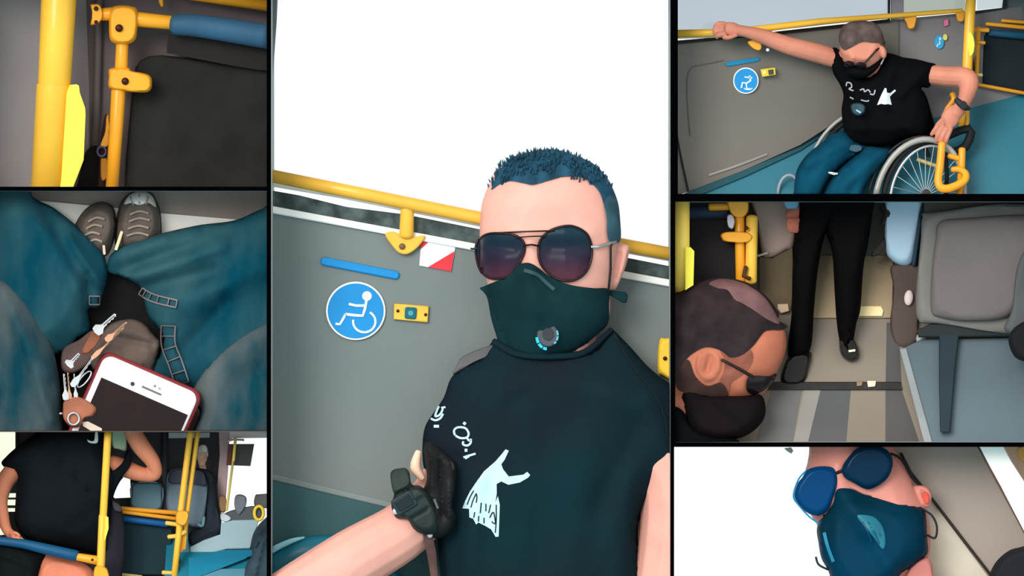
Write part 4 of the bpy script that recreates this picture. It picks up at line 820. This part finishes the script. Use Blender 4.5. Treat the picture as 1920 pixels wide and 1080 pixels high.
# the man
per = thing('person', 'man in wheelchair, black t-shirt and jeans, one arm stretched to rail', 'person', 1050, 1050, 130)
SKE = mat((208, 132, 108), .55, .06, 16, .1, 160)
hE = [(915, 180), (940, 140), (990, 120), (1050, 118), (1110, 135), (1142, 180), (1155, 230), (1158, 270), (1150, 310), (1120, 350), (1060, 385), (1000, 380), (950, 350), (925, 310), (915, 260)]
head = shell(hE, 92, 34, B=42, k=1.2, step=3, extra=fold([(985, 320, 975, 365, 14, 7), (930, 290, 1080, 320, 18, 3)])); hf, hb = shell.front, shell.back
ear = ball(1150, 285, 70, 20, 36, 26, -12)
def hand(palm, fingers, r):
    return [ball(*palm)]+[chain(f, [r, r*.95, r*.8], 3) for f in fingers]
hl = hand((325, 162, 96, 62, 42, 26, 10), [[(290, 130, 92), (250, 128, 88), (232, 150, 88)], [(280, 145, 88), (240, 150, 84), (228, 172, 88)], [(280, 165, 86), (240, 172, 84), (232, 192, 90)], [(290, 185, 88), (255, 192, 86), (245, 206, 92)], [(350, 190, 86), (310, 205, 84), (280, 206, 90)]], 13)
hr = hand((1520, 640, 84, 52, 72, 26, 28), [[(1480, 670, 78), (1440, 700, 74), (1415, 735, 78)], [(1480, 690, 76), (1450, 735, 74), (1440, 770, 80)], [(1500, 700, 76), (1475, 745, 74), (1465, 785, 80)], [(1520, 700, 78), (1500, 750, 76), (1490, 780, 82)], [(1480, 650, 80), (1450, 680, 74), (1432, 715, 76)]], 14)
aL = chain([(930, 330, 128), (800, 292, 122), (640, 250, 112), (500, 200, 104), (400, 172, 98), (340, 165, 96)], [52, 54, 50, 42, 32, 34])
aR = chain([(1350, 400, 120), (1480, 415, 112), (1600, 425, 104), (1618, 470, 98), (1590, 560, 90), (1545, 620, 86)], [52, 56, 58, 54, 38, 42])
neck = tube([(1080, 330, 104), (1110, 400, 120)], [58, 60])
tors = ball(1150, 560, 130, 190, 210, 60)
obj('body', blob([head, ear, neck, tors, aL, aR]+hl+hr, 1.6, 3), SKE, per)
HE = mat((98, 82, 78), .8, .2, 40, .5, 300, spec=.05)
obj('hair', shell([(910, 190), (935, 140), (985, 116), (1050, 112), (1112, 130), (1148, 178), (1160, 235), (1158, 262), (1140, 250), (1130, 235), (1085, 232), (1040, 228), (1000, 245), (950, 272), (930, 268), (914, 240)], 92, 1, front=lambda x, y, h: hf(x, y)-1-2.5*min(1, h*2), back=lambda x, y, h: hb(x, y)+2, step=3), HE, per, label='short brown cropped hair')
g = obj('sunglasses', tube([(940, 340, hf(*px(960, 335))-6), (1000, 352, hf(*px(1000, 350))-9), (1050, 345, hf(*px(1050, 345))-6), (1110, 280, hf(*px(1100, 290))-5), (1158, 232, 88)], [4, 4, 5, 6, 7], 8), mat((34, 22, 20), .4), per)
for cx_, cy_ in ((968, 352), (1032, 358)):
    obj('lens', shell(ell(cx_, cy_, 30, 20, 16, rot=10), 50, 1, front=lambda x, y, h: hf(x, y)-7-2*h, back=lambda x, y, h: hf(x, y)-5), mat((30, 22, 26), .2), g)
obj('face_mask', shell([(955, 372), (1000, 360), (1060, 372), (1110, 345), (1150, 318), (1130, 360), (1100, 395), (1050, 425), (990, 425), (950, 400)], 86, 1, front=lambda x, y, h: min(hf(x, y)-4, 84-24*h), back=lambda x, y, h: 88), SHIRTK, per, label='black face mask')
obj('cord', tube([(1160, 310, 84), (1140, 350, 78)], 4), mat((180, 170, 168), .6), per)
shE = [(868, 275), (872, 262), (900, 262), (930, 300), (960, 350), (1000, 400), (1060, 420), (1110, 380), (1140, 320), (1165, 290), (1210, 295), (1260, 312), (1330, 322), (1400, 340), (1438, 352), (1428, 400), (1405, 476), (1360, 480), (1390, 560), (1400, 660), (1380, 740), (1280, 750), (1220, 780), (1150, 800), (1000, 795), (960, 770), (935, 700), (925, 600), (935, 520), (915, 460), (880, 400), (868, 330)]
obj('tshirt', shell(shE, 118, 38, B=40, k=1.35, extra=fold([(1000, 420, 1040, 700, 30, 8), (1200, 330, 1150, 600, 30, 8), (1380, 380, 1250, 520, 24, 10), (960, 560, 1200, 620, 20, -6), (1000, 700, 1300, 700, 22, 8)]), step=5), SHIRTK, per, label='black t-shirt with white print'); sf = shell.front
ts = [o for o in per.children if o.name.startswith('tshirt')][0]
PE = mat((216, 218, 222), .8)
obj('print_figure', shell([(1160, 480), (1170, 482), (1172, 505), (1190, 508), (1215, 488), (1222, 495), (1200, 515), (1188, 528), (1198, 572), (1180, 568), (1160, 570), (1140, 566), (1118, 574), (1130, 545), (1140, 520), (1150, 500)], 0, 0, front=lambda x, y, h: sf(x, y)-1.4, back=lambda x, y, h: sf(x, y)+1, curve=False, step=3), PE, ts, label='white dancer print')
for p in ([(950, 470), (955, 450), (975, 455), (980, 475), (965, 485), (990, 495)], [(1025, 492), (1045, 485), (1050, 500), (1070, 490), (1082, 505)], [(1080, 512), (1100, 515), (1108, 490)], [(1030, 545), (1060, 552), (1075, 548)], [(970, 530), (990, 540)]):
    obj('print_letter', stroke(p, 7, sf, 1, 1), mat((170, 172, 178), .8), ts)
obj('camera_pouch', shell([(975, 575), (1010, 560), (1050, 575), (1052, 610), (1025, 632), (990, 622)], 66, 14, k=1.6), mat((36, 66, 76), .4, .3, 40), ts, label='dark teal round pouch on chest')
obj('pouch_glint', stroke([(1005, 600), (1030, 615)], 9, 50, 0, 2), mat((160, 190, 196), .3), ts)  # glint on the pouch, painted as a pale stroke
JE = mat((12, 74, 98), .85, .1, 9, .3, 300, rgb2=(6, 46, 64), spec=.05)
obj('trouser_leg', shell([(945, 720), (1000, 770), (1070, 800), (1010, 850), (950, 890), (900, 930), (850, 990), (820, 1060), (800, 1160), (660, 1160), (665, 1040), (680, 930), (730, 850), (800, 790), (880, 730)], 112, 36, k=1.3, extra=fold([(960, 770, 740, 900, 30, 8), (840, 880, 740, 1060, 24, 6), (1000, 810, 860, 930, 16, -6)]), step=6), JE, per)
obj('trouser_leg', shell([(1060, 800), (1150, 808), (1190, 820), (1165, 880), (1110, 940), (1060, 1010), (1040, 1060), (1020, 1160), (810, 1160), (830, 1060), (880, 960), (950, 890), (1010, 840)], 98, 36, k=1.3, extra=fold([(1130, 840, 960, 1000, 30, 8), (1040, 850, 900, 980, 14, 5), (1000, 1000, 960, 1080, 20, -5)]), step=6), JE, per)
obj('belt_buckle', slab([(852, 936), (905, 942), (906, 952), (882, 956), (852, 946)], 66, 6, 2), SILVER, per)
obj('phone_pocket', shell([(965, 790), (1030, 795), (1035, 820), (1000, 830), (960, 815)], 92, 14, k=2), mat((54, 84, 100), .8), per)
w = obj('watch', tube([(1552, 545, 62), (1590, 580, 56), (1618, 592, 70)], [16, 20, 12], curve=4), mat((34, 42, 46), .5), per, label='dark wristwatch')
obj('watch_face', slab(ell(1588, 574, 22, 24, 18), 48, 6, 3), mat((28, 34, 40), .2), w)

# ================= compartment F: bowed head in aisle (right middle) =================
CELL = CF; Q(1260, 370, 2.298)
ff = plane_fn((0, 1100, 110), (1500, 1100, 110), (700, 300, 240))
obj('floor', plate([(-60, 200), (1700, 200), (1700, 1160), (-60, 1160)], ff, 10), mat((128, 117, 104), .5, .07, 5, spec=.3), None, False, kind='structure')
lf = lambda x, y: ff(x, y)-1
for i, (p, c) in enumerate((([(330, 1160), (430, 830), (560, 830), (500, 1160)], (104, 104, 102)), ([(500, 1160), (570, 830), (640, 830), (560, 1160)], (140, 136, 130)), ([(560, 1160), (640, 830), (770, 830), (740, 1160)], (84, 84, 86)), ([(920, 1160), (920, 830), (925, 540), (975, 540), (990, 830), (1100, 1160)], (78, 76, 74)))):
    obj('floor_shade_strip', plate(p, lf, 3), mat(c, .6, .06, 8), None, False, kind='structure')  # strips paint leg shadows, the lit floor between, and the plinth gap
obj('wall_back', plate([(-60, -60), (1700, -60), (1700, 380), (-60, 380)], 245, 10), mat((96, 90, 80), .7, .1, 4), None, False, kind='structure')
tag(obj('threshold_strip', slab([(380, 795), (985, 795), (992, 830), (380, 830)], lambda x, y: ff(x, y)-5, 5, 4), mat((40, 36, 34), .5, .2, 20)), 'black strip across grey aisle below black shoes', 'strip')
tag(obj('metal_fitting', slab([(840, 790), (880, 790), (875, 815), (845, 818)], lambda x, y: ff(x, y)-8, 4, 3), mat((250, 220, 190), .3, metal=.3)), 'bright metal fitting on black threshold strip', 'fitting', 'bright metal fittings on the black strip')
tag(obj('metal_fitting', slab([(795, 795), (822, 792), (818, 812), (797, 814)], lambda x, y: ff(x, y)-8, 4, 3), mat((150, 120, 96), .3, metal=.3)), 'dull brown metal fitting on black threshold strip', 'fitting')
t = thing('step', 'tan step with cream edge behind the standing legs', 'step', 880, 520, 215)
obj('riser', slab([(620, 250), (955, 250), (950, 480), (940, 520), (600, 520)], lambda x, y: ff(x, y)-6, 5, 4), mat((160, 138, 108), .6, .12, 5), t)
obj('edge_strip', slab([(790, 468), (900, 468), (912, 488), (905, 512), (790, 512)], lambda x, y: ff(x, y)-11, 5, 4), mat((255, 226, 168), .5, .05), t, label='cream edge strip')
obj('edge_strip', slab([(455, 460), (500, 458), (505, 490), (470, 500), (455, 480)], lambda x, y: ff(x, y)-9, 5, 4), mat((220, 190, 160), .5, .1), t)
t = thing('panel_seat', 'pinkish grey curved seat side left of standing black trousers', 'seat', 450, 260, 210)
obj('side_panel', shell([(330, -60), (530, -60), (528, 190), (490, 230), (420, 262), (385, 240), (365, 100)], 218, 16, k=2), mat((168, 142, 132), .6, .08), t)
obj('edge', tube([(370, 252, 198), (410, 240, 196)], 5), mat((210, 200, 190), .5), t)
tag(obj('under_box', slab([(375, 255), (430, 262), (520, 215), (525, 400), (505, 560), (440, 560), (375, 420)], 206, 12, 6), mat((96, 82, 60), .7, .12)), 'dark olive box below pinkish seat side', 'box')
# yellow pole + black board + clamp post
t = thing('grab_pole', 'yellow pole with fin cut by frame above bowed head', 'pole', 45, 410, 120)
obj('pole', tube([(40, -60, 60), (40, 370, 92), (40, 480, 160)], 37), mat((255, 212, 96), .4, .05), t)
obj('fin', plate([(58, 215), (80, 215), (96, 232), (92, 378), (58, 400)], 60, 14), YELB, t, False)
t = thing('backrest_board', 'black board between yellow pole and yellow clamp post', 'board', 170, 390, 170)
obj('panel', slab([(78, 60), (95, 92), (240, 92), (280, 60), (300, 400), (78, 420)], 172, 10, 6), mat((44, 40, 42), .7, .1, spec=.05), t)
obj('padded_bar', tube([(78, 66, 168), (232, 63, 168)], 30), mat((40, 50, 72), .6), t)
t = thing('bracket_post', 'yellow post with clamps above bowed man hair', 'post', 320, 370, 150)
obj('post', tube([(290, 80, 152), (296, 360, 152)], 22), YEL, t); obj('post', tube([(345, 90, 146), (340, 360, 146)], 26), mat((252, 190, 70), .4), t)
obj('top_joint', shell([(240, 10), (320, 10), (328, 60), (300, 90), (262, 80), (245, 50)], 150, 16, k=2), YEL, t)
obj('top_arm', tube([(165, 42, 150), (270, 40, 150)], 16), YEL, t)
k2 = obj('clamp', shell([(210, 160), (240, 148), (320, 150), (350, 170), (320, 195), (235, 192), (215, 180)], 148, 18, k=2), YEL, t)
obj('screw', tube([(320, 132, 128), (320, 132, 124)], 9), SCREW, k2)
obj('pale_knob', shell([(238, 80), (258, 75), (270, 100), (262, 135), (242, 125)], 140, 10, k=2), mat((200, 186, 196), .5), t)
obj('hook', tube([(318, 300, 130), (308, 340, 128), (335, 350, 128)], 9), mat((70, 40, 24), .5), t)
# standing person
per = thing('person', 'standing person in black trousers and shiny black shoes, cropped at hip', 'person', 680, 760, 190)
BTR = mat((13, 11, 12), .85, .1, 10, .2, 300, spec=.03)
obj('trouser_leg', shell([(570, -60), (720, -60), (710, 60), (660, 160), (630, 300), (612, 480), (600, 640), (560, 690), (500, 680), (515, 500), (520, 300), (540, 140)], 165, 38, k=1.4, extra=fold([(600, 100, 560, 600, 16, 4), (560, 300, 580, 500, 12, -3)])), BTR, per)
obj('trouser_leg', shell([(690, -60), (872, -60), (865, 60), (845, 200), (825, 300), (812, 480), (795, 540), (775, 640), (740, 680), (712, 560), (700, 400), (690, 240), (660, 120)], 165, 38, k=1.4, extra=fold([(800, 60, 760, 500, 16, 4)])), BTR, per)
s1 = obj('shoe', shell([(470, 760), (500, 690), (540, 670), (600, 668), (590, 740), (570, 800), (500, 812), (465, 800)], 175, 26, k=1.6), mat((16, 12, 12), .3, .1), per)
s2 = obj('shoe', shell([(725, 600), (780, 610), (802, 645), (806, 690), (775, 710), (740, 695), (722, 660)], 180, 26, k=1.6), mat((20, 14, 12), .25, .1), per)
obj('buckle', slab([(760, 658), (790, 654), (790, 664), (762, 668)], 150, 5, 2), mat((240, 225, 200), .3), s2)
obj('sole', shell([(465, 790), (570, 795), (560, 818), (470, 818)], 182, 8, k=2), RUB, s1)
hnd = blob([ball(525, 80, 168, 36, 40, 18)]+[chain([(505+i*16, 95, 160), (503+i*16, 125, 156), (510+i*15, 150, 160)], [11, 10, 8], 3) for i in range(4)]+[chain([(560, 70, 160), (572, 100, 154), (560, 130, 154)], [11, 10, 8], 3), tube([(540, 60, 170), (560, -40, 172)], [26, 30])], 2)
obj('hand', hnd, mat((190, 106, 86), .6, .1), per)
tag(obj('blue_cloth', shell([(478, -40), (545, -40), (545, 40), (515, 50), (486, 38)], 152, 8, k=2), mat((110, 160, 190), .7)), 'light blue cloth held in hand of standing person', 'cloth')
# far seat shell
t = thing('folded_seat', 'pale blue glossy folded seat between black trousers and grey seat', 'seat', 980, 640, 190)
obj('seat_shell', shell([(925, -60), (1085, -60), (1072, 60), (1050, 200), (1035, 280), (995, 296), (945, 270), (920, 220), (918, 60)], 190, 24, k=1.8), mat((158, 182, 200), .4, .05, 3), t, label='pale blue seat shell')
obj('seat_edge', tube([(1088, -60, 180), (1066, 120, 176), (1042, 290, 178)], 10), mat((26, 52, 66), .5), t)
obj('support', shell([(945, 295), (1060, 290), (1080, 340), (1060, 520), (1055, 630), (980, 655), (940, 560), (955, 400)], 198, 16, k=2), mat((78, 64, 58), .7, .15), t, label='dark brown seat support')
obj('knob', ball(1020, 433, 176, 20, 34, 12, 5), mat((214, 190, 186), .5), t)
obj('strap', tube([(905, 40, 176), (930, 70, 174), (910, 115, 176)], [14, 22, 12], curve=4), mat((34, 26, 26), .7), t)
obj('latch', shell([(915, 175), (920, 210), (890, 245), (862, 255), (862, 235), (890, 205)], 180, 10, k=2), mat((34, 26, 24), .7), t)
obj('lower_knob', ball(1075, 610, 182, 24, 28, 12), mat((160, 160, 162), .5), t)
# grey seat right
t = thing('bus_seat', 'large dark grey bus seat on pale grey plinth', 'seat', 1300, 1000, 150)
SEATG = mat((104, 96, 94), .7, .08, 4, .2, 150)
obj('back_shell', shell([(1080, 85), (1120, 65), (1600, 60), (1620, 560), (1140, 545), (1062, 530), (1050, 440), (1060, 300), (1072, 180)], 158, 18, k=3), mat((114, 110, 106), .6, .08, 4), t, label='lighter grey seat shell')
obj('cushion', shell([(1150, 110), (1250, 90), (1620, 90), (1540, 300), (1470, 500), (1300, 535), (1160, 520), (1115, 480), (1120, 300), (1135, 180)], 138, 20, k=2.2), SEATG, t, label='dark grey cushion')
obj('side_wing', shell([(1500, 260), (1640, 120), (1640, 620), (1440, 580), (1465, 480)], 120, 18, k=2.2), mat((80, 82, 84), .7), t)
obj('base_rail', slab([(1055, 570), (1120, 545), (1480, 540), (1480, 600), (1062, 604)], 150, 14, 8), mat((30, 36, 38), .6), t)
pf = lambda x, y: ff(x, y)-22
obj('pedestal', slab([(1150, 590), (1238, 590), (1222, 740), (1200, 1012), (1155, 1012), (1150, 800)], lambda x, y: pf(x, y)-20, 12, 8), mat((26, 44, 52), .6), t)
obj('wall_top', plate([(1085, -60), (1700, -60), (1700, 75), (1085, 85)], 175, 8), mat((76, 70, 62), .7, .1), None, False, kind='structure')
t = thing('plinth', 'pale blue-grey raised plinth under dark grey bus seat', 'platform', 1300, 1050, 140)
obj('top_face', slab([(985, 655), (1075, 612), (1700, 600), (1700, 1160), (1130, 1160)], pf, 10, 4), mat((86, 102, 110), .4, .1, 3, spec=.3), t)
obj('edge_strip', slab([(982, 655), (1010, 650), (1118, 1040), (1150, 1160), (1120, 1160), (1082, 1040)], lambda x, y: pf(x, y)-4, 6, 4), mat((140, 146, 148), .4), t, label='lighter edge strip')
tag(obj('dark_bag', shell([(1450, 600), (1490, 550), (1560, 520), (1640, 520), (1640, 720), (1510, 705), (1465, 670)], 72, 24, k=1.6), mat((12, 14, 16), .8)), 'black rounded bag cut by right border on plinth', 'bag')
# bowed man
per = thing('person', 'man with shaved balding head bowed, seen from side, bottom left corner', 'person', 150, 1040, 80)
SKB = mat((188, 108, 82), .5, .06, 16, .1, 160)
hB = [(-120, 520), (-40, 450), (40, 410), (100, 378), (180, 352), (260, 356), (330, 378), (400, 430), (450, 500), (480, 560), (492, 600), (492, 650), (478, 700), (455, 750), (430, 800), (390, 850), (330, 880), (200, 900), (60, 900), (-120, 900)]
head = shell(hB, 96, 62, B=40, k=1.15, step=5, extra=fold([(150, 720, 170, 760, 30, -4), (330, 760, 300, 830, 40, 5), (400, 640, 440, 700, 40, 5), (350, 770, 420, 770, 18, -5), (250, 780, 290, 820, 40, 5)])); hf, hb = shell.front, shell.back
ear = join(shell([(100, 700), (115, 670), (150, 655), (195, 665), (220, 700), (215, 750), (185, 790), (140, 798), (110, 770), (98, 735)], 42, 12, B=6, k=1.5, extra=fold([(165, 690, 150, 745, 14, -8), (115, 680, 105, 750, 8, 3), (200, 690, 200, 750, 10, 3)])))
neckb = tube([(-80, 900, 90), (120, 900, 84), (240, 960, 90)], [90, 80, 60])
obj('body', blob([head, ear, neckb], 2.6, 2), SKB, per)
HB = mat((50, 40, 42), .8, .15, 30, .4, 300, spec=.05)
obj('stubble', shell([(20, 740), (70, 700), (100, 770), (150, 812), (215, 800), (240, 860), (160, 870), (80, 850), (20, 820)], 60, 1, front=lambda x, y, h: hf(x, y)-2.6, back=lambda x, y, h: hf(x, y)+2, step=5), mat((60, 38, 34), .8, .2, 30), per, label='dark stubble below ear')
obj('hair', shell([(-120, 510), (-40, 440), (40, 402), (100, 372), (180, 348), (230, 346), (265, 350), (335, 372), (405, 424), (458, 495), (460, 530), (500, 555), (470, 572), (430, 572), (395, 582), (350, 640), (300, 680), (250, 690), (210, 660), (150, 645), (100, 665), (60, 700), (20, 760), (-120, 800)], 96, 1, front=lambda x, y, h: hf(x, y)-1-3*min(1, h*2), back=lambda x, y, h: hb(x, y)+4, step=5), HB, per, label='dark shaved hair')
obj('bald_patch', shell([(160, 372), (200, 352), (260, 356), (330, 380), (400, 432), (445, 500), (462, 545), (410, 525), (350, 485), (300, 455), (270, 440), (240, 400), (200, 392)], 96, 1, front=lambda x, y, h: hf(x, y)-4.6-1*min(1, h*2), back=lambda x, y, h: hb(x, y)+4.5, step=5), mat((124, 88, 88), .6, .15, 20), per, label='pinkish thinning crown')
obj('sideburn', shell([(205, 650), (260, 655), (330, 650), (350, 690), (330, 740), (290, 775), (255, 800), (240, 855), (190, 850), (200, 800), (222, 750), (226, 700)], 60, 1, front=lambda x, y, h: hf(x, y)-1.5, back=lambda x, y, h: hf(x, y)+2, step=5), mat((136, 78, 62), .8, .15, 30), per)
g = obj('sunglasses', tube([(215, 700, hf(*px(215, 700))-4), (300, 745, hf(*px(300, 745))-5), (350, 775, hf(*px(350, 775))-6)], [6, 7, 8], 8), mat((36, 20, 18), .4), per)
obj('lens', shell([(325, 780), (360, 768), (420, 770), (450, 760), (440, 790), (400, 830), (350, 850), (322, 830)], 60, 1, front=lambda x, y, h: hf(x, y)-6-3*h, back=lambda x, y, h: hf(x, y)-3), mat((26, 16, 18), .2), g)
obj('face_mask', shell([(20, 790), (80, 820), (160, 850), (240, 850), (320, 850), (380, 850), (402, 890), (398, 950), (360, 1000), (300, 1035), (220, 1045), (100, 1030), (60, 960), (40, 880)], 72, 46, B=20, k=1.3, extra=fold([(120, 860, 300, 1000, 20, -4)])), mat((22, 16, 18), .85, .15, spec=.05), per, label='black mask')
obj('tshirt', shell([(-120, 900), (30, 905), (90, 990), (180, 1030), (290, 1050), (280, 1160), (-120, 1160)], 60, 40, k=1.5), SHIRTK, per)

# ================= compartment G: tilted masked face by window (bottom right) =================
CELL = CG; Q(1260, 830, 2.909)
obj('wall_right', plate([(1180, -120), (1680, 25), (1925, 500), (2060, 760), (2060, 900), (1820, 860), (1700, 700), (1300, 160), (1180, 20)], 170, 10), mat((164, 150, 140), .6, .05, 3), None, False, kind='structure')
obj('wall_lower', plate([(1180, 20), (1300, 160), (1440, 330), (1740, 720), (1800, 860), (1380, 860), (1380, 350), (1150, 20)], 174, 10), mat((214, 206, 188), .6, .05), None, False, kind='structure')
obj('trim_27', tube([(1250, 60, 166), (1300, 160, 166), (1440, 335, 164), (1600, 545, 164), (1720, 700, 164), (1800, 810, 164)], 8), mat((46, 38, 34), .5), None, kind='structure')
obj('trim_28', slab([(1630, -60), (1760, -60), (1850, 100), (2060, 430), (2060, 740), (1920, 490), (1800, 250), (1680, 25)], 70, 10, 4), mat((255, 253, 246), .6, .02), None, kind='structure')
obj('trim_29', tube([(1660, 0, 72), (1700, 80, 72), (1800, 262, 72), (1940, 520, 72)], 6), mat((90, 62, 54), .6), None, kind='structure')
obj('wall_far', plate([(1750, -80), (2060, -80), (2060, 440), (1850, 100)], 168, 8), mat((226, 186, 160), .6, .06), None, False, kind='structure')
tag(obj('yellow_fitting', shell([(1890, 30), (1960, 20), (1960, 110), (1900, 90)], 160, 6, k=2), mat((236, 180, 90), .5)), 'yellow fitting at far right edge of tilted picture', 'fitting')
obj('window_5', plate([(-60, -80), (1250, -80), (1400, 900), (-60, 900)], 182, 3), glass((255, 255, 255)), None, False, kind='structure')
tag(obj('window_tag', slab([(612, 30), (650, 25), (662, 45), (650, 60), (625, 45)], 176, 3, 2), mat((186, 184, 184), .5)), 'small grey tag on white window left of tilted face', 'tag')
tag(obj('dark_head', shell([(1725, 740), (1760, 660), (1820, 600), (1890, 572), (2060, 560), (2060, 860), (1700, 860)], 70, 40, k=1.5), mat((22, 22, 28), .8, .1)), 'blurred black rounded object in bottom right corner', 'object')  # dark blurred head cut off by the corner
per = thing('person', 'tilted close face of man with blue-black mask against white window', 'person', 1100, 700, 100)
SKG = mat((214, 136, 122), .5, .06, 14, .1, 160)
hG = [(740, -120), (748, 25), (738, 110), (715, 190), (700, 280), (760, 400), (800, 470), (830, 600), (900, 760), (1000, 860), (1200, 860), (1330, 720), (1400, 620), (1410, 500), (1390, 380), (1330, 240), (1270, 120), (1210, 20), (1150, -120)]
head = shell(hG, 130, 70, B=36, k=1.2, step=5, extra=fold([(900, 130, 930, 250, 40, 8)])); hf, hb = shell.front, shell.back
ear = shell([(1325, 240), (1360, 232), (1400, 245), (1418, 280), (1412, 330), (1400, 355), (1375, 350), (1345, 300)], 110, 12, k=1.4, extra=fold([(1360, 260, 1395, 320, 10, -5), (1350, 240, 1410, 280, 6, 3)]))
neck = tube([(1200, 640, 140), (1330, 900, 140)], [170, 130])
obj('body', blob([head, ear, neck], 2.6, 2), SKG, per)
obj('inner_ear', shell([(1368, 270), (1395, 275), (1402, 320), (1385, 335), (1365, 300)], 96, 3, k=2), mat((216, 84, 66), .6), per, label='reddened inner ear')  # inner ear in its own redder skin colour
MB = mat((0, 54, 80), .5, .1, 4, .15, 60, rgb2=(2, 36, 44), spec=.05)
LG = mat((0, 58, 104), .25, .08, 5, spec=.08); LG2 = mat((3, 38, 62), .2, .1, 5, spec=.08)
g = obj('sunglasses', tube([(900, 165, 52), (930, 150, 50), (960, 130, 48)], 9), mat((34, 28, 34), .3, metal=.5), per)
obj('temple', tube([(1195, 60, 60), (1250, 90, 84), (1310, 190, 104), (1345, 228, 108)], [7, 8, 8, 7], 8, curve=3), mat((34, 28, 34), .3, metal=.5), g)
obj('lens', shell([(735, 150), (790, 130), (860, 130), (900, 150), (905, 220), (880, 300), (850, 370), (790, 400), (720, 370), (668, 300), (680, 230), (710, 190)], 62, 16, B=8, k=1.6), LG, g, label='bright blue reflecting lens')
obj('lens', shell([(960, 80), (1010, 30), (1080, 10), (1150, 25), (1192, 60), (1205, 120), (1180, 190), (1120, 240), (1060, 255), (990, 220), (940, 190), (925, 140)], 52, 16, B=8, k=1.6), LG2, g, label='dark teal reflecting lens')
obj('lens_rim', tube([(x, y, 80) for x, y in catmull([(735, 150), (690, 200), (662, 290), (690, 340), (750, 405), (800, 440)], 4)], 5, 6), mat((20, 150, 200), .3), g, label='bright blue rim')
maskG = [(860, 200), (900, 190), (960, 215), (1030, 250), (1100, 272), (1200, 300), (1300, 332), (1372, 360), (1388, 430), (1392, 520), (1395, 600), (1350, 650), (1300, 690), (1240, 740), (1220, 860), (880, 860), (860, 720), (815, 630), (798, 540), (790, 470), (812, 400), (850, 340), (862, 260)]
mk = obj('face_mask', shell(maskG, 96, 60, B=20, k=1.25, step=6, extra=fold([(900, 220, 1060, 460, 60, 14), (960, 300, 1250, 380, 20, -3), (1090, 500, 1200, 700, 50, 8), (850, 420, 860, 620, 24, -6)])), MB, per, label='glossy blue-black mask'); mf = shell.front
zv = mf(*px(1090, 470))-4
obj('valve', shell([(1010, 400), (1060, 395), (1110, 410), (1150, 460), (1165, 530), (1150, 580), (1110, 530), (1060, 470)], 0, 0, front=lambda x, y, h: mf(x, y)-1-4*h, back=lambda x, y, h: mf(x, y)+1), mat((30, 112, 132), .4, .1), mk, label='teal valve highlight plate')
for p in ([(1040, 430), (1070, 490), (1090, 540)], [(1070, 430), (1110, 500), (1130, 550)], [(1100, 440), (1140, 510)]): obj('valve_slot', stroke(p, 6, mf, 4, 1), mat((8, 70, 92), .5), mk)
obj('seam', stroke([(830, 490), (850, 570), (880, 650)], 18, mf, 1, 2), mat((40, 130, 165), .5), mk, label='pale blue side seam')
obj('nose_highlight', stroke([(900, 215), (980, 245), (1090, 290)], 10, mf, 1, 2), mat((20, 96, 110), .5), mk)  # highlight along the mask's upper edge painted as a lighter stroke
obj('ear_loop', tube([(1372, 365, 92), (1420, 400, 86), (1445, 460, 84), (1435, 520, 86), (1395, 505, 90)], 6, curve=4), mat((30, 24, 24), .6), mk)
obj('ear_loop', tube([(785, 625, 100), (800, 665, 98), (850, 692, 96)], 6, curve=4), mat((26, 40, 44), .6), mk)
obj('neck_skin', shell([(1290, 690), (1400, 630), (1425, 760), (1400, 860), (1260, 860)], 92, 14, k=2), mat((196, 120, 112), .6), per, label='pink neck skin')  # pink skin of the neck below the mask
# ---------------- cut everything flush with its compartment ----------------
def clip():
    for o in [o for o in C.objects if o.type == 'MESH' and CELLOF.get(o)]:
        x0, y0, x1, y1 = CELLOF[o]; w = WLOC[o]
        X0, X1, Z1, Z0 = (x0-960)*.001, (x1-960)*.001, (540-y0)*.001, (540-y1)*.001
        X0 += 1e-4; X1 -= 1e-4; Z0 += 1e-4; Z1 -= 1e-4
        cs = [v.co+w for v in o.data.vertices]
        mnx, mxx = min(c.x for c in cs), max(c.x for c in cs); mnz, mxz = min(c.z for c in cs), max(c.z for c in cs)
        mny, mxy = min(c.y for c in cs), max(c.y for c in cs)
        pl = []
        if mnx < X0: pl.append(((X0, 0, 0), (-1, 0, 0)))
        if mxx > X1: pl.append(((X1, 0, 0), (1, 0, 0)))
        if mnz < Z0: pl.append(((0, 0, Z0), (0, 0, -1)))
        if mxz > Z1: pl.append(((0, 0, Z1), (0, 0, 1)))
        if mny < .001: pl.append(((0, .001, 0), (0, -1, 0)))
        if not pl: continue
        if o.data.users > 1: o.data = o.data.copy()
        bm = bmesh.new(); bm.from_mesh(o.data)
        for c, n in pl:
            r = bmesh.ops.bisect_plane(bm, geom=bm.verts[:]+bm.edges[:]+bm.faces[:], plane_co=Vector(c)-w, plane_no=n, clear_outer=True, dist=1e-6)
            ed = [g for g in r['geom_cut'] if isinstance(g, bmesh.types.BMEdge) and g.is_valid]
            if ed:
                try: bmesh.ops.holes_fill(bm, edges=ed, sides=0)
                except Exception: pass
        bmesh.ops.triangulate(bm, faces=[f for f in bm.faces if len(f.verts) > 4])
        if len(bm.faces) == 0:
            bm.free()
            for ch in list(o.children): bpy.data.objects.remove(ch)
            print('CLIPPED AWAY', o.name, o.parent.name if o.parent else ''); bpy.data.objects.remove(o); continue
        bm.to_mesh(o.data); bm.free()
clip()
